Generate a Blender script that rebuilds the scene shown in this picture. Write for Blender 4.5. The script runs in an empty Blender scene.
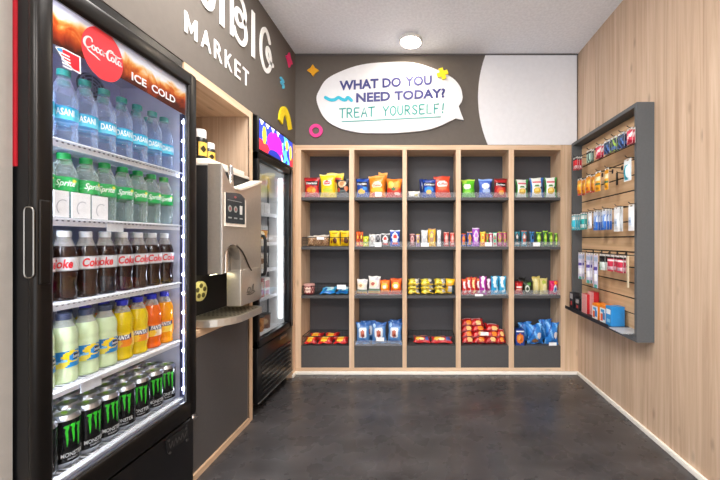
import bpy, bmesh, math, random
from mathutils import Vector, Matrix
random.seed(7)
SC = bpy.context.scene
COL = SC.collection
PI = math.pi
F = 326.0; CX = 422.0; CY = 240.0; EYE = 1.127       # focal length in px, vanishing point, eye height
YB = 2.74                                            # front plane of the shelving and the bulkhead above it
XL = -1.065                                          # plane of the left bulkhead
XR = 1.31                                            # right wall
ZC = 2.69                                            # ceiling
def onY(x, y, Y=YB): return ((x-CX)*Y/F, EYE+(CY-y)*Y/F)        # photo point -> (X, Z) on a plane Y
def onX(x, y, X): Y = X*F/(x-CX); return (Y, EYE+(CY-y)*Y/F)    # photo point -> (Y, Z) on a plane X

# ------------------------------------------------------------------ materials
def lin(c):
    c = c.lstrip('#'); v = [int(c[i:i+2], 16)/255 for i in (0, 2, 4)]
    return tuple(x/12.92 if x <= .04045 else ((x+.055)/1.055)**2.4 for x in v)
MATS = {}
def new_mat(name):
    m = bpy.data.materials.new(name); m.use_nodes = True
    nt = m.node_tree; b = nt.nodes['Principled BSDF']
    return m, nt, b
def N(nt, t, **k):
    n = nt.nodes.new(t)
    for a, v in k.items(): setattr(n, a, v)
    return n
def plain(hexc, rough=.45, metal=0., bump=0., scale=60., vary=.06, spec=.5, coat=0.):
    key = ('p', hexc, rough, metal, bump, scale, vary, spec, coat)
    if key in MATS: return MATS[key]
    m, nt, b = new_mat('paint_'+hexc.lstrip('#'))
    c = lin(hexc)
    tc = N(nt, 'ShaderNodeTexCoord'); nz = N(nt, 'ShaderNodeTexNoise'); nz.inputs['Scale'].default_value = scale
    nz.inputs['Detail'].default_value = 3
    nt.links.new(tc.outputs['Object'], nz.inputs['Vector'])
    rp = N(nt, 'ShaderNodeValToRGB')
    rp.color_ramp.elements[0].position = .3; rp.color_ramp.elements[1].position = .7
    rp.color_ramp.elements[0].color = (*[x*(1-vary) for x in c], 1); rp.color_ramp.elements[1].color = (*[min(1, x*(1+vary)) for x in c], 1)
    nt.links.new(nz.outputs['Fac'], rp.inputs['Fac']); nt.links.new(rp.outputs['Color'], b.inputs['Base Color'])
    b.inputs['Roughness'].default_value = rough; b.inputs['Metallic'].default_value = metal
    b.inputs['Specular IOR Level'].default_value = spec; b.inputs['Coat Weight'].default_value = coat
    if bump:
        bp = N(nt, 'ShaderNodeBump'); bp.inputs['Strength'].default_value = bump; bp.inputs['Distance'].default_value = .004
        nt.links.new(nz.outputs['Fac'], bp.inputs['Height']); nt.links.new(bp.outputs['Normal'], b.inputs['Normal'])
    MATS[key] = m
    return m
def pack(hexc): return plain(hexc, .32, 0, .25, 45., .05)
def emit(name, col, strength):
    key = ('e', name)
    if key in MATS: return MATS[key]
    m, nt, b = new_mat(name)
    b.inputs['Base Color'].default_value = (*col, 1); b.inputs['Emission Color'].default_value = (*col, 1)
    b.inputs['Emission Strength'].default_value = strength
    MATS[key] = m
    return m
def emit_hex(h, s): return emit('lit_'+h.lstrip('#'), lin(h), s)
def clear(name, tint, opac, edge, body, rough=.08):
    """thin clear plastic or glass: see-through, whiter towards its silhouette"""
    if name in MATS: return MATS[name]
    m, nt, b = new_mat(name)
    out = nt.nodes['Material Output']
    b.inputs['Base Color'].default_value = (*body, 1); b.inputs['Roughness'].default_value = rough
    tr = N(nt, 'ShaderNodeBsdfTransparent'); tr.inputs['Color'].default_value = (*tint, 1)
    lw = N(nt, 'ShaderNodeLayerWeight'); lw.inputs['Blend'].default_value = .35
    if 'acrylic' not in name:
        tc = N(nt, 'ShaderNodeTexCoord'); nz = N(nt, 'ShaderNodeTexNoise'); nz.inputs['Scale'].default_value = 42; nz.inputs['Detail'].default_value = 2
        bp = N(nt, 'ShaderNodeBump'); bp.inputs['Strength'].default_value = .7; bp.inputs['Distance'].default_value = .012
        nt.links.new(tc.outputs['Object'], nz.inputs['Vector']); nt.links.new(nz.outputs['Fac'], bp.inputs['Height']); nt.links.new(bp.outputs['Normal'], b.inputs['Normal']); nt.links.new(bp.outputs['Normal'], lw.inputs['Normal'])
    mr = N(nt, 'ShaderNodeMapRange'); mr.inputs['To Min'].default_value = opac; mr.inputs['To Max'].default_value = edge
    nt.links.new(lw.outputs['Facing'], mr.inputs['Value'])
    mx = N(nt, 'ShaderNodeMixShader')
    nt.links.new(mr.outputs['Result'], mx.inputs['Fac']); nt.links.new(tr.outputs[0], mx.inputs[1]); nt.links.new(b.outputs[0], mx.inputs[2])
    nt.links.new(mx.outputs[0], out.inputs['Surface'])
    MATS[name] = m
    return m
def pane_glass(name, refl=.05):
    if name in MATS: return MATS[name]
    m, nt, b = new_mat(name); nt.nodes.remove(b)
    out = nt.nodes['Material Output']
    tr = N(nt, 'ShaderNodeBsdfTransparent'); tr.inputs['Color'].default_value = (.97, .98, .985, 1)
    gl = N(nt, 'ShaderNodeBsdfGlossy'); gl.inputs['Roughness'].default_value = .02
    lw = N(nt, 'ShaderNodeLayerWeight'); lw.inputs['Blend'].default_value = .12
    mr = N(nt, 'ShaderNodeMapRange'); mr.inputs['To Min'].default_value = refl*.4; mr.inputs['To Max'].default_value = .5
    nt.links.new(lw.outputs['Fresnel'], mr.inputs['Value'])
    mx = N(nt, 'ShaderNodeMixShader')
    nt.links.new(mr.outputs['Result'], mx.inputs['Fac']); nt.links.new(tr.outputs[0], mx.inputs[1]); nt.links.new(gl.outputs[0], mx.inputs[2])
    nt.links.new(mx.outputs[0], out.inputs['Surface'])
    MATS[name] = m
    return m
def wood(name, c0, c1, c2, plank_axis=None, plank=.2, rough=.5, grain_axis=2):
    """vertical-grain laminate; plank_axis splits it into boards of their own tint"""
    if name in MATS: return MATS[name]
    m, nt, b = new_mat(name)
    L = nt.links.new
    tc = N(nt, 'ShaderNodeTexCoord'); sp = N(nt, 'ShaderNodeSeparateXYZ'); L(tc.outputs['Object'], sp.inputs[0])
    if plank_axis is not None:
        dv = N(nt, 'ShaderNodeMath', operation='DIVIDE'); L(sp.outputs[plank_axis], dv.inputs[0]); dv.inputs[1].default_value = plank
        fl = N(nt, 'ShaderNodeMath', operation='FLOOR'); L(dv.outputs[0], fl.inputs[0])
        wn = N(nt, 'ShaderNodeTexWhiteNoise', noise_dimensions='1D'); L(fl.outputs[0], wn.inputs['W'])
        off = N(nt, 'ShaderNodeVectorMath', operation='SCALE'); L(wn.outputs['Color'], off.inputs[0]); off.inputs['Scale'].default_value = 7.
        add = N(nt, 'ShaderNodeVectorMath', operation='ADD'); L(tc.outputs['Object'], add.inputs[0]); L(off.outputs[0], add.inputs[1])
        vec = add.outputs[0]
    else: vec = tc.outputs['Object']
    mp = N(nt, 'ShaderNodeMapping'); L(vec, mp.inputs['Vector'])
    s = [26., 26., 26.]; s[grain_axis] = .9
    mp.inputs['Scale'].default_value = s
    n1 = N(nt, 'ShaderNodeTexNoise'); n1.inputs['Scale'].default_value = 1.; n1.inputs['Detail'].default_value = 6; n1.inputs['Roughness'].default_value = .62
    n1.inputs['Distortion'].default_value = .5
    L(mp.outputs[0], n1.inputs['Vector'])
    rp = N(nt, 'ShaderNodeValToRGB'); L(n1.outputs['Fac'], rp.inputs['Fac'])
    e = rp.color_ramp.elements; e[0].position = .32; e[0].color = (*lin(c0), 1); e[1].position = .68; e[1].color = (*lin(c2), 1)
    k = rp.color_ramp.elements.new(.5); k.color = (*lin(c1), 1)
    # small knots, stretched along the grain
    mp2 = N(nt, 'ShaderNodeMapping'); L(vec, mp2.inputs['Vector']); s2 = [9., 9., 9.]; s2[grain_axis] = 3.2; mp2.inputs['Scale'].default_value = s2
    vo = N(nt, 'ShaderNodeTexVoronoi'); vo.inputs['Scale'].default_value = 1.; L(mp2.outputs[0], vo.inputs['Vector'])
    kr = N(nt, 'ShaderNodeMapRange'); L(vo.outputs['Distance'], kr.inputs['Value']); kr.inputs['From Min'].default_value = .03; kr.inputs['From Max'].default_value = .13
    kr.inputs['To Min'].default_value = .72; kr.inputs['To Max'].default_value = 1.
    mu = N(nt, 'ShaderNodeMix', data_type='RGBA', blend_type='MULTIPLY'); mu.inputs['Factor'].default_value = 1
    L(rp.outputs['Color'], mu.inputs['A']); L(kr.outputs[0], mu.inputs['B'])
    last = mu.outputs['Result']
    if plank_axis is not None:
        vr = N(nt, 'ShaderNodeMapRange'); L(wn.outputs['Value'], vr.inputs['Value']); vr.inputs['To Min'].default_value = .93; vr.inputs['To Max'].default_value = 1.07
        m2 = N(nt, 'ShaderNodeMix', data_type='RGBA', blend_type='MULTIPLY'); m2.inputs['Factor'].default_value = 1
        L(last, m2.inputs['A']); L(vr.outputs[0], m2.inputs['B']); last = m2.outputs['Result']
    L(last, b.inputs['Base Color']); b.inputs['Roughness'].default_value = rough; b.inputs['Specular IOR Level'].default_value = .3
    MATS[name] = m
    return m

WALLWOOD = wood('oak_wall_panelling', '#b3957b', '#c8ac92', '#d6bca4', 1, .19)
OAK = wood('oak_laminate', '#c6a484', '#d8b898', '#e4c8ac', None)
OAKY = wood('oak_laminate_along_y', '#c6a484', '#d8b898', '#e4c8ac', None, grain_axis=1)
OAKX = wood('oak_laminate_along_x', '#c6a484', '#d8b898', '#e4c8ac', None, grain_axis=0)
NICHEWOOD = wood('oak_niche_board', '#a99079', '#bda38b', '#cab29b', 0, .11)
SLATWOOD = wood('oak_slat', '#bf9c76', '#cfac86', '#dcbb96', None, grain_axis=1)
PAINT = plain('#655e58', .75, 0, .05, 30., .03, .2)
GREYWALL = plain('#b3aea8', .8, 0, .05, 30., .03, .2)
LAM = plain('#545252', .5, 0, .02, 90., .05, .3)
LAMD = plain('#4a494c', .55, 0, .02, 90., .05, .3)
FRAMEGREY = plain('#5a5c5e', .5, 0, .02, 90., .04, .3)
WHITE = plain('#f2f0ee', .5, 0, 0, 30, .02)
SIGNWHITE = plain('#e6e6e9', .6, 0, 0, 30, .02, .2)
BLACK = plain('#0c0c0e', .3, 0, 0, 60, .1)
BLACKM = plain('#151517', .5, 0, 0, 60, .1)
FRAME = plain('#1f1c1a', .3, .6, 0, 40, .06)
STEEL = plain('#c4bcb1', .34, .75, .02, 80, .04)
CHROME = plain('#e6e4e2', .12, 1., 0, 40, .02)
ALU = plain('#c9cbd0', .3, 1., 0, 40, .03)
LINER = plain('#e3e6f2', .5, 0, 0, 30, .02)
WIREW = plain('#eef0f6', .4, 0, 0, 30, .02)
CREAM = plain('#efe6d8', .5, 0, 0, 30, .03)
BASEB = plain('#fbf5ea', .45, 0, 0, 30, .03)
GLASS = pane_glass('door_glass')
ACRYL = clear('clear_acrylic', (.96, .97, .98), .10, .55, (.9, .92, .95))
PET = clear('clear_bottle_plastic', (.94, .97, 1.0), .05, .6, (.74, .82, .97))
PETG = clear('bottle_plastic_green_tint', (.93, .99, .96), .08, .6, (.82, .9, .88))

# ------------------------------------------------------------------ mesh builder
class MB:
    def __init__(s): s.v = []; s.f = []; s.m = []; s.sm = []
    def add(s, verts, faces, mat=0, smooth=False):
        o = len(s.v); s.v += [tuple(p) for p in verts]
        for i, f in enumerate(faces):
            s.f.append([o+k for k in f]); s.m.append(mat[i] if isinstance(mat, list) else mat); s.sm.append(smooth)
        return s
    def box(s, x0, x1, y0, y1, z0, z1, mat=0, bev=0.):
        x0, x1 = sorted((x0, x1)); y0, y1 = sorted((y0, y1)); z0, z1 = sorted((z0, z1))
        if not bev:
            v = [(x, y, z) for z in (z0, z1) for y in (y0, y1) for x in (x0, x1)]
            return s.add(v, [(0,2,3,1),(4,5,7,6),(0,1,5,4),(2,6,7,3),(0,4,6,2),(1,3,7,5)], mat)
        bm = bmesh.new(); bmesh.ops.create_cube(bm, size=1)
        for p in bm.verts: p.co = Vector(((x0+x1)/2+p.co.x*(x1-x0), (y0+y1)/2+p.co.y*(y1-y0), (z0+z1)/2+p.co.z*(z1-z0)))
        bev = min(bev, .49*min(x1-x0, y1-y0, z1-z0))
        bmesh.ops.bevel(bm, geom=bm.edges[:], offset=bev, segments=3, profile=.5, affect='EDGES')
        bm.verts.ensure_lookup_table(); bm.verts.index_update()
        s.add([p.co[:] for p in bm.verts], [[q.index for q in f.verts] for f in bm.faces], mat, True); bm.free()
        return s
    def tube(s, pts, r, n=8, mat=0, closed=False):
        pts = [Vector(p) for p in pts]; vs = []; fs = []; k = len(pts)
        up = None
        for i, p in enumerate(pts):
            if closed: d = pts[(i+1) % k]-pts[i-1]
            else: d = pts[min(i+1, k-1)]-pts[max(i-1, 0)]
            d.normalize()
            if up is None: up = Vector((0, 0, 1)) if abs(d.z) < .9 else Vector((1, 0, 0))
            a = d.cross(up)
            if a.length < 1e-4: a = d.cross(Vector((0.3, 1, .2)))
            a.normalize(); b = a.cross(d); up = b
            rr = r[i] if isinstance(r, (list, tuple)) else r
            vs += [p+a*rr*math.cos(2*PI*j/n)+b*rr*math.sin(2*PI*j/n) for j in range(n)]
        for i in range(k if closed else k-1):
            i2 = (i+1) % k
            for j in range(n): fs.append((i*n+j, i*n+(j+1) % n, i2*n+(j+1) % n, i2*n+j))
        if not closed: fs.append(tuple(range(n))); fs.append(tuple((k-1)*n+j for j in range(n)))
        return s.add(vs, fs, mat, True)
    def lathe(s, prof, n=24, mats=0, c=(0, 0, 0), caps=True, axis='z'):
        vs = []; fs = []; ms = []
        for r, z in prof:
            for j in range(n):
                a = 2*PI*j/n; p = (r*math.cos(a), r*math.sin(a), z)
                if axis == 'x': p = (p[2], p[0], p[1])
                if axis == 'y': p = (p[0], p[2], p[1])
                vs.append((c[0]+p[0], c[1]+p[1], c[2]+p[2]))
        for i in range(len(prof)-1):
            for j in range(n):
                fs.append((i*n+j, i*n+(j+1) % n, (i+1)*n+(j+1) % n, (i+1)*n+j)); ms.append(mats[i] if isinstance(mats, list) else mats)
        if caps:
            fs.append(tuple(range(n))); ms.append(ms[0]); fs.append(tuple((len(prof)-1)*n+j for j in range(n))); ms.append(ms[-2] if len(ms) > 1 else ms[0])
        return s.add(vs, fs, ms, True)
    def flat(s, v2, f2, fn, t=0., mat=0):
        """a flat outline laid on a surface: fn(a, b, d) -> 3D point, d outwards; t gives it thickness"""
        top = [fn(a, b, t) for a, b in v2]
        if t <= 0: return s.add(top, f2, mat)
        n = len(v2); bot = [fn(a, b, 0) for a, b in v2]; fs = [list(f) for f in f2]; cnt = {}
        for f in f2:
            for i in range(len(f)):
                e = (f[i], f[(i+1) % len(f)]); cnt[e] = cnt.get(e, 0)+1
        for (a, b) in list(cnt):
            if (b, a) not in cnt: fs.append([b, a, a+n, b+n])
        fs += [[i+n for i in reversed(f)] for f in f2]
        return s.add(top+bot, fs, mat)
    def prism(s, outline, fn, t=0., mat=0):
        return s.flat(outline, [list(range(len(outline)))], fn, t, mat)
    def build(s, name, mats, parent=None, loc=None, rz=0., recalc=True, world=True):
        """world=True: coordinates are world ones, taken relative to the parent's base or to loc"""
        me = bpy.data.meshes.new(name)
        off = Vector((0, 0, 0))
        if world:
            p = parent
            while p is not None: off += p.location; p = p.parent
            if loc is not None: off += Vector(loc)
        me.from_pydata([tuple(Vector(p)-off) for p in s.v], [], s.f)
        mats = mats if isinstance(mats, (list, tuple)) else [mats]
        for m in mats: me.materials.append(m)
        me.polygons.foreach_set('material_index', s.m); me.polygons.foreach_set('use_smooth', s.sm)
        me.validate()
        if recalc:
            bm = bmesh.new(); bm.from_mesh(me); bmesh.ops.recalc_face_normals(bm, faces=bm.faces); bm.to_mesh(me); bm.free()
        if any(s.sm):
            try: me.set_sharp_from_angle(angle=math.radians(40))
            except Exception: pass
        o = bpy.data.objects.new(name, me); COL.objects.link(o); o.parent = parent
        if loc is not None: o.location = loc
        o.rotation_euler.z = rz
        return o
def tag(o, label=None, cat=None, group=None, kind=None):
    if label: o['label'] = label
    if cat: o['category'] = cat
    if group: o['group'] = group
    if kind: o['kind'] = kind
    return o
def thing(name, label, cat, loc=(0, 0, 0), rz=0., group=None):
    o = bpy.data.objects.new(name, None); o.empty_display_size = .05; COL.objects.link(o); o.location = loc; o.rotation_euler.z = rz
    return tag(o, label, cat, group)
def dup(src, loc, rz, label=None, group=None):
    r = src.copy(); COL.objects.link(r); r.location = loc; r.rotation_euler.z = rz
    if label: r['label'] = label
    if group: r['group'] = group
    for ch in list(src.children):
        c = ch.copy(); COL.objects.link(c); c.parent = r
        for g in list(ch.children):
            d = g.copy(); COL.objects.link(d); d.parent = c
    return r
def struct(name, mb, mats, **k): return tag(mb.build(name, mats, **k), kind='structure')

# ------------------------------------------------------------------ curves and lettering
def cat_rom(pts, n=8, closed=False):
    P = [Vector(p) for p in pts]; k = len(P); out = []
    for i in range(k if closed else k-1):
        p0 = P[i-1] if (closed or i > 0) else P[0]*2-P[1]
        p1 = P[i]; p2 = P[(i+1) % k]
        p3 = P[(i+2) % k] if (closed or i+2 < k) else P[-1]*2-P[-2]
        for j in range(n):
            t = j/n
            out.append(.5*((2*p1)+(p2-p0)*t+(2*p0-5*p1+4*p2-p3)*t*t+(3*p1-p0-3*p2+p3)*t**3))
    if not closed: out.append(P[-1].copy())
    return [tuple(p) for p in out]
def ribbon(pts, w, cap=True):
    """2D polyline -> (verts, faces) of a band of width w (a number or one per point) with round ends"""
    P = [Vector(p) for p in pts]; k = len(P); L = []; R = []
    W = w if isinstance(w, (list, tuple)) else [w]*k
    for i in range(k):
        d = P[min(i+1, k-1)]-P[max(i-1, 0)]
        if d.length < 1e-9: d = Vector((1, 0))
        d.normalize(); nrm = Vector((-d.y, d.x))
        L.append(P[i]+nrm*W[i]/2); R.append(P[i]-nrm*W[i]/2)
    vs = [tuple(p) for q in zip(L, R) for p in q]
    fs = [[2*i, 2*i+1, 2*i+3, 2*i+2] for i in range(k-1)]
    if cap:
        for e, sgn in ((0, -1), (k-1, 1)):
            d = (P[min(e+1, k-1)]-P[max(e-1, 0)]).normalized()*sgn; nrm = Vector((-d.y, d.x)); o = len(vs)
            for j in range(1, 6):
                a = PI*j/6; vs.append(tuple(P[e]+nrm*math.cos(a)*W[e]/2+d*math.sin(a)*W[e]/2))
            a, b = (2*e, 2*e+1) if sgn > 0 else (2*e+1, 2*e)
            ring = [a]+list(range(o, o+5))+[b]
            fs.append(ring[::-1])
    return vs, fs
TXT = {}
def text2d(body, bold=0., res=3):
    """outline of a word in the built-in font, fitted to a box 1 wide and 1 high"""
    k = (body, bold, res)
    if k in TXT: return TXT[k]
    cu = bpy.data.curves.new('t', 'FONT'); cu.body = body; cu.resolution_u = res; cu.fill_mode = 'FRONT'; cu.offset = bold
    ob = bpy.data.objects.new('t', cu); COL.objects.link(ob)
    dg = bpy.context.evaluated_depsgraph_get()
    me = bpy.data.meshes.new_from_object(ob.evaluated_get(dg))
    v = [(p.co.x, p.co.y) for p in me.vertices]; f = [list(p.vertices) for p in me.polygons]
    bpy.data.objects.remove(ob); bpy.data.curves.remove(cu); bpy.data.meshes.remove(me)
    x0 = min(p[0] for p in v); x1 = max(p[0] for p in v); y0 = min(p[1] for p in v); y1 = max(p[1] for p in v)
    TXT[k] = ([((a-x0)/(x1-x0), (b-y0)/(y1-y0)) for a, b in v], f, (x1-x0)/(y1-y0))
    return TXT[k]
def text_in(mb, body, a0, a1, b0, b1, fn, t=0., mat=0, bold=0., slope=0., shear=0.):
    v, f, _ = text2d(body, bold)
    v = [(a0+(a1-a0)*x+shear*(b1-b0)*y, b0+(b1-b0)*y+slope*(a1-a0)*x) for x, y in v]
    mb.flat(v, f, fn, t, mat)
# single-stroke capitals for the hand-written line and for loose script (unit box)
HAND = {'T': [[(0,1),(1,1.02)],[(.5,1),(.45,0)]], 'R': [[(.05,1),(.05,0)],[(.05,1),(.6,.98),(.8,.75),(.6,.52),(.08,.5)],[(.35,.5),(.9,0)]],
 'E': [[(.85,1),(.1,.98),(.08,.5),(.1,.02),(.85,0)],[(.1,.52),(.7,.52)]], 'A': [[(0,0),(.5,1),(.95,0)],[(.2,.38),(.78,.38)]],
 'Y': [[(0,1),(.45,.5)],[(.95,1),(.45,.5),(.4,0)]], 'O': [[(.5,1),(.1,.8),(.05,.3),(.45,0),(.9,.3),(.9,.75),(.5,1)]],
 'U': [[(.08,1),(.06,.35),(.45,0),(.85,.3),(.9,1)]], 'S': [[(.85,.85),(.5,1),(.12,.8),(.45,.52),(.85,.28),(.5,0),(.05,.15)]],
 'L': [[(.1,1),(.08,.02),(.8,.02)]], 'F': [[(.85,1),(.1,.98),(.08,0)],[(.1,.52),(.65,.52)]], '!': [[(.4,1),(.3,.35)],[(.27,.08),(.25,.0)]]}
def hand_text(mb, word, a0, a1, b0, b1, w, fn, t=0., mat=0, slope=0.):
    n = len(word); cw = (a1-a0)/n
    for i, ch in enumerate(word):
        if ch == ' ': continue
        for st in HAND[ch]:
            smooth = cat_rom(st, 5) if len(st) > 3 else st
            pts = [(a0+cw*(i+.1+.8*x), b0+(b1-b0)*y+slope*cw*(i+x)) for x, y in smooth]
            v, f = ribbon(pts, w); mb.flat(v, f, fn, t, mat)
def xwall(X): return lambda a, b, d: (X+d, a, b)             # a = Y, b = Z, faces +X
def ywall(Y): return lambda a, b, d: (a, Y-d, b)             # a = X, b = Z, faces -Y
def ell(cx, cy, rx, ry, n=32, a0=0., a1=2*PI):
    return [(cx+rx*math.cos(a0+(a1-a0)*i/n), cy+ry*math.sin(a0+(a1-a0)*i/n)) for i in range(n)]
# printed surfaces: a list of layers, the last that covers a point wins
def painter(layers):
    cols = []
    for l in layers:
        if l[-1] not in cols: cols.append(l[-1])
    def at(u, v):
        c = layers[0][-1]
        for l in layers[1:]:
            k = l[0]
            if k == 'r' and l[1] <= u <= l[2] and l[3] <= v <= l[4]: c = l[-1]
            elif k == 'e' and ((u-l[1])/l[3])**2+((v-l[2])/l[4])**2 <= 1: c = l[-1]
            elif k == 'f' and l[1](u, v): c = l[-1]
        return cols.index(c)
    return cols, at
# ================================================================== the room
def noise_floor():
    m, nt, b = new_mat('dark_slate_vinyl'); L = nt.links.new
    tc = N(nt, 'ShaderNodeTexCoord')
    n1 = N(nt, 'ShaderNodeTexNoise'); n1.inputs['Scale'].default_value = 2.6; n1.inputs['Detail'].default_value = 7; n1.inputs['Roughness'].default_value = .65
    mp = N(nt, 'ShaderNodeMapping'); mp.inputs['Scale'].default_value = (1, 2.2, 1); L(tc.outputs['Object'], mp.inputs[0]); L(mp.outputs[0], n1.inputs['Vector'])
    br = N(nt, 'ShaderNodeTexBrick'); br.inputs['Scale'].default_value = 1.; br.inputs['Brick Width'].default_value = .92; br.inputs['Row Height'].default_value = .46
    br.inputs['Mortar Size'].default_value = .0012; br.inputs['Color1'].default_value = (.92, .92, .92, 1); br.inputs['Color2'].default_value = (1.08, 1.08, 1.08, 1)
    br.inputs['Mortar'].default_value = (.8, .8, .8, 1)
    L(tc.outputs['Object'], br.inputs['Vector'])
    rp = N(nt, 'ShaderNodeValToRGB'); L(n1.outputs['Fac'], rp.inputs['Fac']); e = rp.color_ramp.elements
    e[0].position = .3; e[0].color = (*lin('#323031'), 1); e[1].position = .72; e[1].color = (*lin('#545152'), 1)
    mu = N(nt, 'ShaderNodeMix', data_type='RGBA', blend_type='MULTIPLY'); mu.inputs['Factor'].default_value = 1
    L(rp.outputs['Color'], mu.inputs['A']); L(br.outputs['Color'], mu.inputs['B']); L(mu.outputs['Result'], b.inputs['Base Color'])
    n2 = N(nt, 'ShaderNodeTexNoise'); n2.inputs['Scale'].default_value = 9; n2.inputs['Detail'].default_value = 5; L(tc.outputs['Object'], n2.inputs['Vector'])
    mr = N(nt, 'ShaderNodeMapRange'); mr.inputs['To Min'].default_value = .2; mr.inputs['To Max'].default_value = .36; L(n2.outputs['Fac'], mr.inputs['Value'])
    L(mr.outputs[0], b.inputs['Roughness']); b.inputs['Specular IOR Level'].default_value = .5
    bp = N(nt, 'ShaderNodeBump'); bp.inputs['Strength'].default_value = .06; L(n2.outputs['Fac'], bp.inputs['Height']); L(bp.outputs[0], b.inputs['Normal'])
    return m
def ceiling_mat():
    m, nt, b = new_mat('white_textured_ceiling'); L = nt.links.new
    tc = N(nt, 'ShaderNodeTexCoord'); n1 = N(nt, 'ShaderNodeTexNoise'); n1.inputs['Scale'].default_value = 55; n1.inputs['Detail'].default_value = 4
    L(tc.outputs['Object'], n1.inputs['Vector'])
    rp = N(nt, 'ShaderNodeValToRGB'); L(n1.outputs['Fac'], rp.inputs['Fac']); e = rp.color_ramp.elements
    e[0].position = .35; e[0].color = (.82, .84, .88, 1); e[1].position = .65; e[1].color = (.91, .93, .97, 1)
    L(rp.outputs['Color'], b.inputs['Base Color']); b.inputs['Roughness'].default_value = .9; b.inputs['Specular IOR Level'].default_value = .1
    bp = N(nt, 'ShaderNodeBump'); bp.inputs['Strength'].default_value = .35; bp.inputs['Distance'].default_value = .006; L(n1.outputs['Fac'], bp.inputs['Height']); L(bp.outputs[0], b.inputs['Normal'])
    return m
YR = -1.6
XW = -1.78
struct('floor', MB().box(XW-.1, XR+.1, YR, 3.1, -.1, 0), noise_floor())
struct('ceiling', MB().box(XW-.1, XR+.1, YR, 3.1, ZC, ZC+.1), ceiling_mat())
struct('wall_right', MB().box(XR, XR+.1, YR, 3.1, 0, ZC), WALLWOOD)
struct('wall_back', MB().box(XL-.06, XR, YB, 3.1, 1.925, ZC).box(XW, XR, 2.985, 3.1, 0, 1.925), PAINT)
struct('wall_left', MB().box(XW-.1, XW, .84, 3.1, 0, ZC), PAINT)
struct('wall_left_bulkhead', MB().box(XW, XL, .848, YB, 1.9255, ZC), PAINT)
struct('wall_left_front', MB().box(XW-.1, XL, .25, .848, 0, ZC), GREYWALL)
struct('baseboard_right', MB().box(XR-.014, XR, YR, YB-.014, 0, .03, bev=.003), BASEB)
struct('baseboard_back', MB().box(XL+.0, XR, YB-.016, YB-.002, 0, .026, bev=.003), BASEB)
struct('trim_back', MB().box(XL-.05, XL, 2.662, YB-.002, 0, 1.925).box(1.166, XR-.001, YB, YB+.24, .026, 1.925), OAK)
struct('trim_ceiling', MB().box(XL, XR, YB-.006, YB, ZC-.012, ZC), plain('#5a5758', .7))
struct('baseboard_left', MB().box(XL, XL+.016, 2.664, YB-.016, 0, .026, bev=.003), BASEB)

# left niche with the juice machine: a built-in cabinet of oak boards
nb = thing('drink_station_cabinet', 'built-in oak niche with a dark grey lower panel between the two glass-door coolers', 'cabinet', (XL-.3, 1.76, 0))
Y0, Y1 = 1.46, 2.048
MB().box(XL-.62, XL, Y1-.04, Y1, .0, 1.885).build('side_panel', NICHEWOOD, nb)
MB().box(XL-.62, XL, Y0, Y0+.03, .0, 1.885).build('side_panel', NICHEWOOD, nb)
MB().box(XL-.62, XL, Y0, Y1, 1.885, 1.925).build('top_panel', OAKY, nb)
MB().box(XL-.64, XL-.62, Y0, Y1, .0, 1.885).build('back_panel', NICHEWOOD, nb)
MB().box(XL-.028, XL-.008, Y0+.03, Y1-.04, .03, .664).build('lower_panel', LAM, nb)
MB().box(XL-.06, XL+.004, Y0+.03, Y1-.04, .0, .03).build('plinth', OAKY, nb)
MB().box(XL-.006, XL+.001, Y1-.04, Y1, .0, 1.925).build('front_post', OAK, nb)
wt = MB().box(XL-.60, XL+.004, Y0+.03, Y1-.04, .665, .70, bev=.002).build('worktop', OAKY, None, loc=(XL-.3, 1.76, .665))
tag(wt, 'oak worktop carrying the stainless juice dispenser', 'worktop')

# ================================================================== ceiling lamps
def ceiling_lamp(x, y, label, r=.085, power=1.):
    t = thing('ceiling_light', label, 'ceiling light', (x, y, ZC-.03), group='round ceiling lights')
    MB().lathe([(r, ZC), (r+.004, ZC-.004), (r+.004, ZC-.024), (r-.006, ZC-.028)], 40, 0, (x, y, 0)).build('rim', plain('#dcdad6', .4), t)
    MB().lathe([(r-.006, ZC-.027), (r-.012, ZC-.031), (r*.5, ZC-.034), (.004, ZC-.035)], 40, 0, (x, y, 0)).build('diffuser', LAMP, t)
LAMP = emit('warm_white_diffuser', (1., .86, .68), 60.)
ceiling_lamp(-.088, 2.535, 'round surface-mounted ceiling light above the speech bubble sign')
# ================================================================== bulkhead signs
def wall_shape(name, label, outline_sets, fn, t, m, cat='wall decoration', group='small coloured shapes on the bulkhead', loc=(0, 0, 0)):
    mb = MB()
    for o in outline_sets: mb.flat(o[0], o[1], fn, t)
    return tag(mb.build(name, m, None, loc=loc), label, cat, group)
one = lambda pts: (pts, [list(range(len(pts)))])
# -- left bulkhead: raised white letters
LW = plain('#f6f4f2', .45, 0, 0, 30, .02)
sg = thing('wall_lettering', 'tall white curly raised letters on the grey left bulkhead, upper row', 'sign', (XL, 1.95, 2.26), group='raised letters on the left bulkhead')
fx = xwall(XL+.002)
def letter(strokes, w, t=.006, parent=sg):
    mb = MB()
    for st in strokes:
        v, f = ribbon(cat_rom(st, 8) if len(st) > 2 else st, w, len(st) > 2); mb.flat(v, f, fx, t)
    return mb.build('letter', LW, parent)
W = .035
letter([[(1.565,2.56),(1.562,2.36),(1.575,2.30),(1.605,2.282),(1.635,2.30),(1.65,2.36),(1.647,2.56)]], W)
letter([[(1.728,2.555),(1.728,2.262)]], W)
letter([[(1.818,2.555),(1.818,2.268)], [(1.818,2.53),(1.87,2.545),(1.93,2.525),(1.955,2.47),(1.935,2.405),(1.885,2.375),(1.858,2.41),(1.872,2.452),(1.915,2.452),(1.953,2.405),(1.965,2.345),(1.94,2.295),(1.90,2.278),(1.855,2.297),(1.838,2.325)]], .027)
letter([[(2.048,2.561),(2.048,2.274)]], W)
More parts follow.
